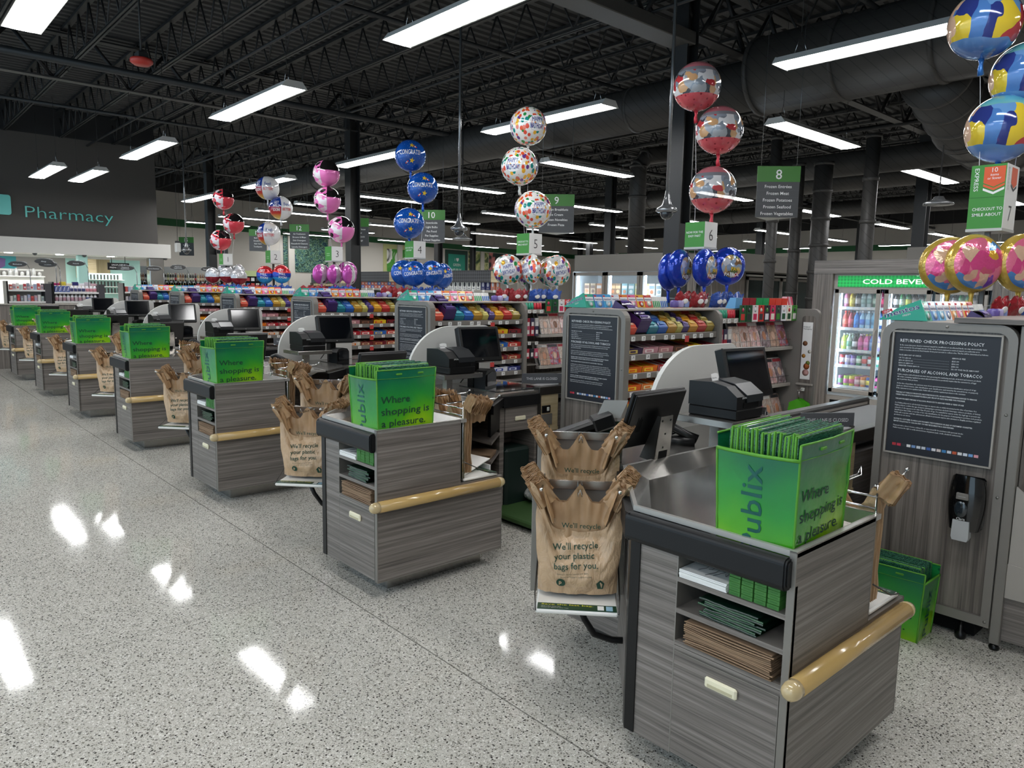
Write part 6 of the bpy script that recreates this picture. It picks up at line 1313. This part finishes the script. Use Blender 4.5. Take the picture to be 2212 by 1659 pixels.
wallpic('framed_mural', 'green mural in a pale wood frame behind lane sign four', 16.7, 19.0, 2.3, 3.98, pmat('store_print', lambda n, b: n.ramp(n.noise(n.co(), .9, 2, .5, 2).outputs[0], [(.42, '#3f8f2f'), (.5, '#4a9a35'), (.54, '#e8e8e4'), (.62, '#d8d8d4'), (.7, '#3a3a3a')]), .6), mat('pale_wood_frame', '#b9bd84', .6))
wallpic('letter_board', 'teal letter board reading I love green in a dark frame', 21.6, 23.6, 2.3, 3.95, mat('letterboard_teal', '#1f8f7a', .6), mat('dark_green_frame', '#173a30', .6), (('I \u2665', 22.6, 3.3, .16), ('GREEN', 22.6, 3.0, .16), ('#PUBLIX', 22.6, 2.7, .16)))
wallpic('fruit_mural', 'leafy fruit mural right of the teal letter board', 23.7, 25.6, 2.3, 3.95, pmat('fruit_print', lambda n, b: n.ramp(n.noise(n.co(), 1.3, 2, .5, 1.5).outputs[0], [(.36, '#2f4a2a'), (.46, '#7a8a4a'), (.54, '#c8c890'), (.64, '#4a5a3a')]), .6))
wallpic('dark_mural', 'dark mural strip with a pink patch behind lane sign five', 25.7, 29.5, 2.3, 3.95, pmat('dark_print', lambda n, b: n.ramp(n.noise(n.co(), .8, 2).outputs[0], [(.45, '#1c3a34'), (.58, '#20302c'), (.62, '#c87a78'), (.7, '#d88a84')]), .6))
# ================================================================== PHARMACY SIDE
mb = MB(); mb.box(-15.6, -6, 0, -15.4, 1.9, 1.18, WOODV); mb.box(-15.62, -6, 1.18, -15.38, 1.92, 1.2, TAUPEL, .004); struct(mb, 'wall_low')
def pill(c, c2, h, r):
    m = MB(); m.lathe([(r, 0), (r, h*.72), (r*.8, h*.8), (r*.55, h*.84), (r*.55, h), (.001, h)], K(c, .3), 8); m.lathe([(r*1.02, h*.12), (r*1.02, h*.6)], K(c2), 8); return m
def med(x, y, rows, label, w):
    t = thing('medicine_shelf', label, 'shelving', (x-.2, y+w/2, 0)); m = MB(); m.box(x-.45, y, 0, x-.42, y+w, 1.55, WHITE); m.box(x-.45, y-.03, 0, x, y, 1.62, BLACK); m.box(x-.45, y+w, 0, x, y+w+.12, 1.58, mat('dark_side_board', '#47464a', .6)); m.build('back', t)
    for z in rows:
        m = MB(); m.box(x-.42, y, z-.02, x, y+w, z, WHITE); m.box(x-.005, y, z-.03, x+.008, y+w, z+.005, TAGW); m.build('shelf', t)
    return t
med(-17.4, .5, [1.2, 1.44], 'first medicine shelf with hanging packs behind the low wooden wall', .65); med(-17.4, 1.32, [1.2, 1.4], 'second medicine shelf with white bottles behind the low wooden wall', .85)
pc = ['#d8d4d8', '#c8a8b0', '#b83a44', '#a8b0c8', '#e8e4e0', '#8a8a98', '#d0605a', '#b8c8c0']
for i in range(10):
    for z in (1.201, 1.441):
        m = MB(TR(-17.5, .53+i*.062, z)); m.box(-.03, 0, 0, .03, .05, .11+.05*((i*7) % 3)/3, K(pc[(i*3+int(z*10)) % 8], .35), .004); m.box(.03, .01, .03, .032, .04, .07, K(pc[(i+4) % 8])); solo(m, 'medicine_pack', 'small medicine pack on the first medicine shelf', 'packet', None, 'packs on the first medicine shelf')
for i in range(11):
    m = pill('#e4e0e4', ['#b88a98', '#c8b0b8'][i % 2] if i < 8 else '#3a4a8a', .15, .034); o = solo(m, 'medicine_bottle', 'white medicine bottle on the lower row of the second medicine shelf', 'bottle', (0, 0, 0), 'bottles on the lower row'); o.location = (-17.48, 1.365+i*.075, 1.201)
    if i < 4: m = MB(); m.box(-.03, -.03, 0, .03, .03, .13, K('#2a4a98', .3), .004); m.quad((.031, -.015, .02), (.031, 0, .02), (.031, .015, .11), (.031, 0, .11), PAPER)
    else: m = pill('#e8e6ea', '#3a3a6a' if i < 8 else '#c8808c', .14, .034)
    o = solo(m, 'medicine_box' if i < 4 else 'medicine_bottle', ('blue striped medicine box' if i < 4 else 'white medicine bottle with dark label')+' on the upper row of the second medicine shelf', 'box' if i < 4 else 'bottle', (0, 0, 0), 'upper row of the second medicine shelf, '+('boxes' if i < 4 else 'bottles')); o.location = (-17.48, 1.365+i*.075, 1.401)
for i in range(7):
    m = MB(TR(-17.6, 1.34+i*.12, 1.545)); m.box(-.05, 0, 0, .05, .11, .05+.03*(i % 2), K(['#d82a7a', '#e8d040', '#f0e8d0', '#2a2a6a', '#e8e4e8', '#c8c0c8', '#d8b0b8'][i], .4), .004); solo(m, 'medicine_box', ['magenta', 'yellow', 'cream', 'navy', 'white', 'grey', 'pale pink'][i]+' box on top of the second medicine shelf', 'box')
med(-17.6, 2.75, [1.2, 1.42], 'third medicine shelf beyond the steel pillar near lane sign one', .7)
for i in range(10):
    for z in (1.201, 1.421):
        m = MB(TR(-17.7, 2.78+i*.066, z)); m.box(-.03, 0, 0, .03, .055, .12, K(pc[(i*5+int(z*100)) % 8], .35), .004); solo(m, 'medicine_pack', 'small medicine pack on the third medicine shelf', 'packet', None, 'packs on the third medicine shelf')
def oval(p, txt, label, w=.34, two=False):
    k = (17.6+.9273)/(.9273-p[0]); p = (.9273+(p[0]-.9273)*k, -1.918+(p[1]+1.918)*k, 1.6158+(p[2]-1.6158)*k); w *= k
    t = thing('oval_sign', label, 'sign', (p[0], p[1], p[2]-.06)); F = frame(p, (.5, .866, 0), (0, 0, 1)); m = MB(F); n = 24
    pts = [(w/2*math.cos(2*math.pi*i/n), .055*math.sin(2*math.pi*i/n)) for i in range(n)]; m.prism(pts, -.01, .01, mat('oval_charcoal', '#46423f', .5), 'z')
    for i, l in enumerate(txt): m.text(l, Matrix.Translation((0, -.012+(.018 if len(txt) > 1 else 0)-i*.034, .0105)), TXTW, size=.026, al='c', off=.008, wmax=w*.8)
    m.build('sign_plate', t); m = MB(F); m.tube([(w*.62, -.1, -.02), (w*.45, .04, -.02), (0, .07, -.015), (-w*.4, .045, -.012)], .006, SILV, 6); m.tube([(w*.62, -.1, -.02), (w*.62, -.55, -.02)], .008, SILV, 6); m.build('arm', t)
oval((-16.8, 1.06, 2.03), ['Allergy'], 'dark oval sign reading Allergy, above another oval sign'); oval((-16.75, 1.12, 1.97), ['Locations'], 'dark oval sign tucked just under the Allergy sign'); oval((-16.36, 1.55, 2.0), ['Antacids'], 'dark oval sign reading Antacids'); oval((-17.15, .656, 1.965), ['Medications'], 'dark oval sign reading Medications')
def pod(u, d): return u
oval((-15.7, 2.3, 1.925), ['Vitamins &', 'Supplements'], 'dark oval Vitamins and Supplements sign in front of the steel pillar'); oval((-17.8, 3.45, 1.97), ['Sports Nutrition'], 'dark oval Sports Nutrition sign closest to the steel pillar'); oval((-17.0, 3.75, 2.0), ['Vitamins &', 'Supplements'], 'dark oval Vitamins and Supplements sign over the wine shelf'); oval((-16.6, 4.3, 1.97), ['Sports Nutrition'], 'dark oval Sports Nutrition sign beside lane sign one')
mb = MB(); mb.box(-22.02, 3.45, 1.98, -21.98, 4.0, 2.18, BLACK); F = frame((-21.979, 3.725, 2.1), (0, 1, 0), (0, 0, 1)); mb.text('DROP-OFF &', F, TXTW, size=.045, al='c'); mb.text('PREPAID PICKUP', F @ Matrix.Translation((0, -.075, 0)), TXTW, size=.045, al='c', wmax=.48); mb.tube([(-22, 3.55, 2.18), (-22, 3.55, 2.36)], .008, BLACK, 5); mb.tube([(-22, 3.9, 2.18), (-22, 3.9, 2.36)], .008, BLACK, 5); solo(mb, 'pickup_sign', 'small black drop-off and prepaid pickup sign under the soffit', 'sign', (-22, 3.72, 1.98))
mb = MB(); mb.box(-24.99, .2, 1.97, -24.97, 1.74, 2.36, TEAL); F = frame((-24.965, 1.2, 2.1), (0, 1, 0), (0, 0, 1)); mb.prism([(-.28, .16), (0, .22), (.28, .16), (.26, -.05), (0, -.2), (-.26, -.05)], .0, .008, mat('purple_shield', '#5a3f78', .5), 'z', F); mb.lathe([(.001, .008), (.09, .008), (.09, .012), (.001, .012)], PAPER, 12, F); solo(mb, 'teal_banner', 'teal banner with a purple shield on the pharmacy back wall', 'banner', (-24.97, 1, 1.97))
mb = MB(); mb.box(-24.9, 3.25, 1.75, -24.6, 3.75, 2.36, MAPLE); mb.box(-24.95, 3.3, 1.3, -24.9, 4.2, 2.36, pmat('slatted_oak', _wood(40, 40, .9, '#8a7a58', '#a08f68', '#b4a47c'), .5)); solo(mb, 'oak_feature_panel', 'oak panel lit on the mint pharmacy wall', 'panel', (-24.8, 3.6, 1.3))
t = thing('pharmacy_counter_shelf', 'white pharmacy shelf with framed windows on the back wall', 'shelving', (-24.8, 1.5, 0)); mb = MB(); mb.box(-24.99, -3, 1.75, -24.7, 2.4, 1.78, WHITE); mb.box(-24.98, -3, .1, -24.9, 2.4, 1.98, WHITE)
for y in (1.2, 1.75, 2.1): mb.box(-24.9, y, 1.79, -24.88, y+.3, 1.93, mat('grey_pane', '#8a8782', .4))
mb.build('shelf_body', t)
for i in range(16):
    m = pill('#e8e8e6', '#d0d0cc', .12+.05*(i % 3), .05); o = solo(m, 'pharmacy_bottle', 'white bottle on the shelf along the pharmacy back wall', 'bottle', (0, 0, 0), 'bottles along the pharmacy back wall'); o.location = (-24.78, .1+i*.145, 1.781)
t = thing('pharmacy_rack', 'mint and glass rack of small bottles under the oak panel', 'shelving', (-23.6, 3.4, 0)); mb = MB(); mb.box(-23.8, 3.15, 0, -23.76, 4.25, 1.9, MINT)
for z in (1.3, 1.5, 1.7): mb.box(-23.8, 3.15, z, -23.5, 4.25, z+.015, WHITE); [mb.box(-23.75, 3.2+k*.09, z+.016, -23.74, 3.24+k*.09, z+.16, DSTEEL) for k in range(11)]
mb.build('rack_body', t)
# wire trolley between checkouts 5 and 4
t = thing('shopping_cart', 'grey wire shopping cart half hidden behind the bag rack of checkout five', 'cart', (-6.15, 1.4, 0)); CWR = mat('grey_wire', '#8f9296', .35, .6); m = MB(TR(-6.15, 1.4, 0))
for z, w in ((.88, .26), (.6, .22)): m.tube([(-w, -.4, z), (w, -.4, z), (w, .35, z), (-w, .35, z)], .008, CWR, 6, None, True)
for k in range(11):
    x = -.25+k*.05; m.tube([(x, -.4, .88), (x*.85, -.4, .6)], .003, CWR, 4); m.tube([(x, .35, .88), (x*.85, .35, .6)], .003, CWR, 4); m.tube([(x*.85, -.4, .6), (x*.85, .35, .6)], .003, CWR, 4)
for k in range(15):
    y = -.4+k*.053; m.tube([(-.26, y, .88), (-.22, y, .6)], .003, CWR, 4); m.tube([(.26, y, .88), (.22, y, .6)], .003, CWR, 4)
m.build('basket', t); m = MB(TR(-6.15, 1.4, 0))
for s_ in (-1, 1): m.tube([(s_*.2, .35, .88), (s_*.2, .4, .5), (s_*.2, .35, .12)], .012, CWR, 6); m.tube([(s_*.2, -.35, .6), (s_*.2, -.35, .12)], .012, CWR, 6); m.tube([(s_*.2, -.35, .15), (s_*.2, .35, .15)], .012, CWR, 6)
m.tube([(-.26, .4, .98), (.26, .4, .98)], .014, mat('green_handle', '#2f7a3a', .4), 8); m.tube([(-.24, .35, .88), (-.26, .4, .98)], .01, CWR, 6); m.tube([(.24, .35, .88), (.26, .4, .98)], .01, CWR, 6); m.build('cart_frame', t)
for s_ in (-1, 1):
    for y in (-.35, .35): m = MB(TR(-6.15, 1.4, 0)); m.lathe([(.001, -.015), (.055, -.015), (.06, 0), (.055, .015), (.001, .015)], BLACKR, 12, TR(s_*.2, y, .06, 0, 0, math.pi/2)); m.build('wheel', t)
# small things around the cashier floor
GM = mat('green_floor_mat', '#3a5a2c', .7); mb = MB(); mb.box(-2.95, 1.35, .03, -2.3, 1.88, .07, GM, .01); mb.box(-2.9, 1.4, 0, -2.35, 1.86, .03, BLACKM); solo(mb, 'floor_mat', 'green standing mat on the cashier floor of checkout six', 'mat', (-2.62, 1.57, 0))
CF = pmat('crumpled_clear_film', lambda n, b: (n.bump(n.noise(n.co(), 30, 4).outputs[0], b, .8, .03), n.mix(n.noise(n.co(), 16, 2).outputs[0], '#a8aaa8', '#d4d6d4'))[1], .25, coat=.4)
mb = MB(); mb.grid(lambda u, v: (-2.82+.15*math.cos(u*6.283)*math.sin(v*3.1416)*(1+.35*wob(math.cos(u*6.283)*2, math.sin(u*6.283)*2, v*3)), 1.78+.13*math.sin(u*6.283)*math.sin(v*3.1416)*(1+.35*wob(math.cos(u*6.283)*2+5, math.sin(u*6.283)*2, v*3)), .07+.11*(1-math.cos(v*3.1416))/2*(1+.3*wob(math.cos(u*6.283)*3, v*4, 3))), 24, 12, CF); solo(mb, 'crumpled_plastic_bag', 'crumpled clear plastic bag lying on the green mat of checkout six', 'plastic bag', (-2.82, 1.78, .07))
mb = MB(); mb.prism(rr(-2.97, 1.5, -2.93+.02, 1.74, .01), .0, .5, BLACK) if 0 else mb.box(-3.12, 1.5, .0, -2.92, 1.74, .48, mat('dark_green_bin', '#12241f', .5), .02); solo(mb, 'waste_bin', 'dark green bin under the drawer of checkout six', 'bin', (-3.02, 1.62, 0))
for i, yy in enumerate((1.75, 5.0, 2.9)):
    mb = MB(TR(-22.05, yy, 2.36)); mb.lathe([(.001, -.06), (.04, -.05), (.055, -.02), (.06, 0), (.001, 0)], GLASSD, 14); solo(mb, 'ceiling_camera', 'small dark dome camera under the pharmacy soffit', 'security camera', (-22.05, yy, 2.3), 'dome cameras under the soffit')
# ================================================================== COPY THE LANE KIT
for root, lf, gf, lanes, jit in KIT:
    for n in LANES:
        if n == 7 or n not in lanes: continue
        c = copy_tree(root, (-S*(7-n), 0, 0)); c['label'] = lf.format(PL[n])
        if gf: c['group'] = gf.format(PL[n])
        if jit: c.rotation_euler = (0, 0, jit*(((n*37) % 11)/5.5-1))
for root, lf, gf, lanes, jit in KIT:
    if 7 in lanes:
        root['label'] = lf.format(PL[7])
        if gf: root['group'] = gf.format(PL[7])
    else:
        for ch in KIDS.get(root, ()):
            for g in KIDS.get(ch, ()): bpy.data.objects.remove(g)
            bpy.data.objects.remove(ch)
        bpy.data.objects.remove(root)
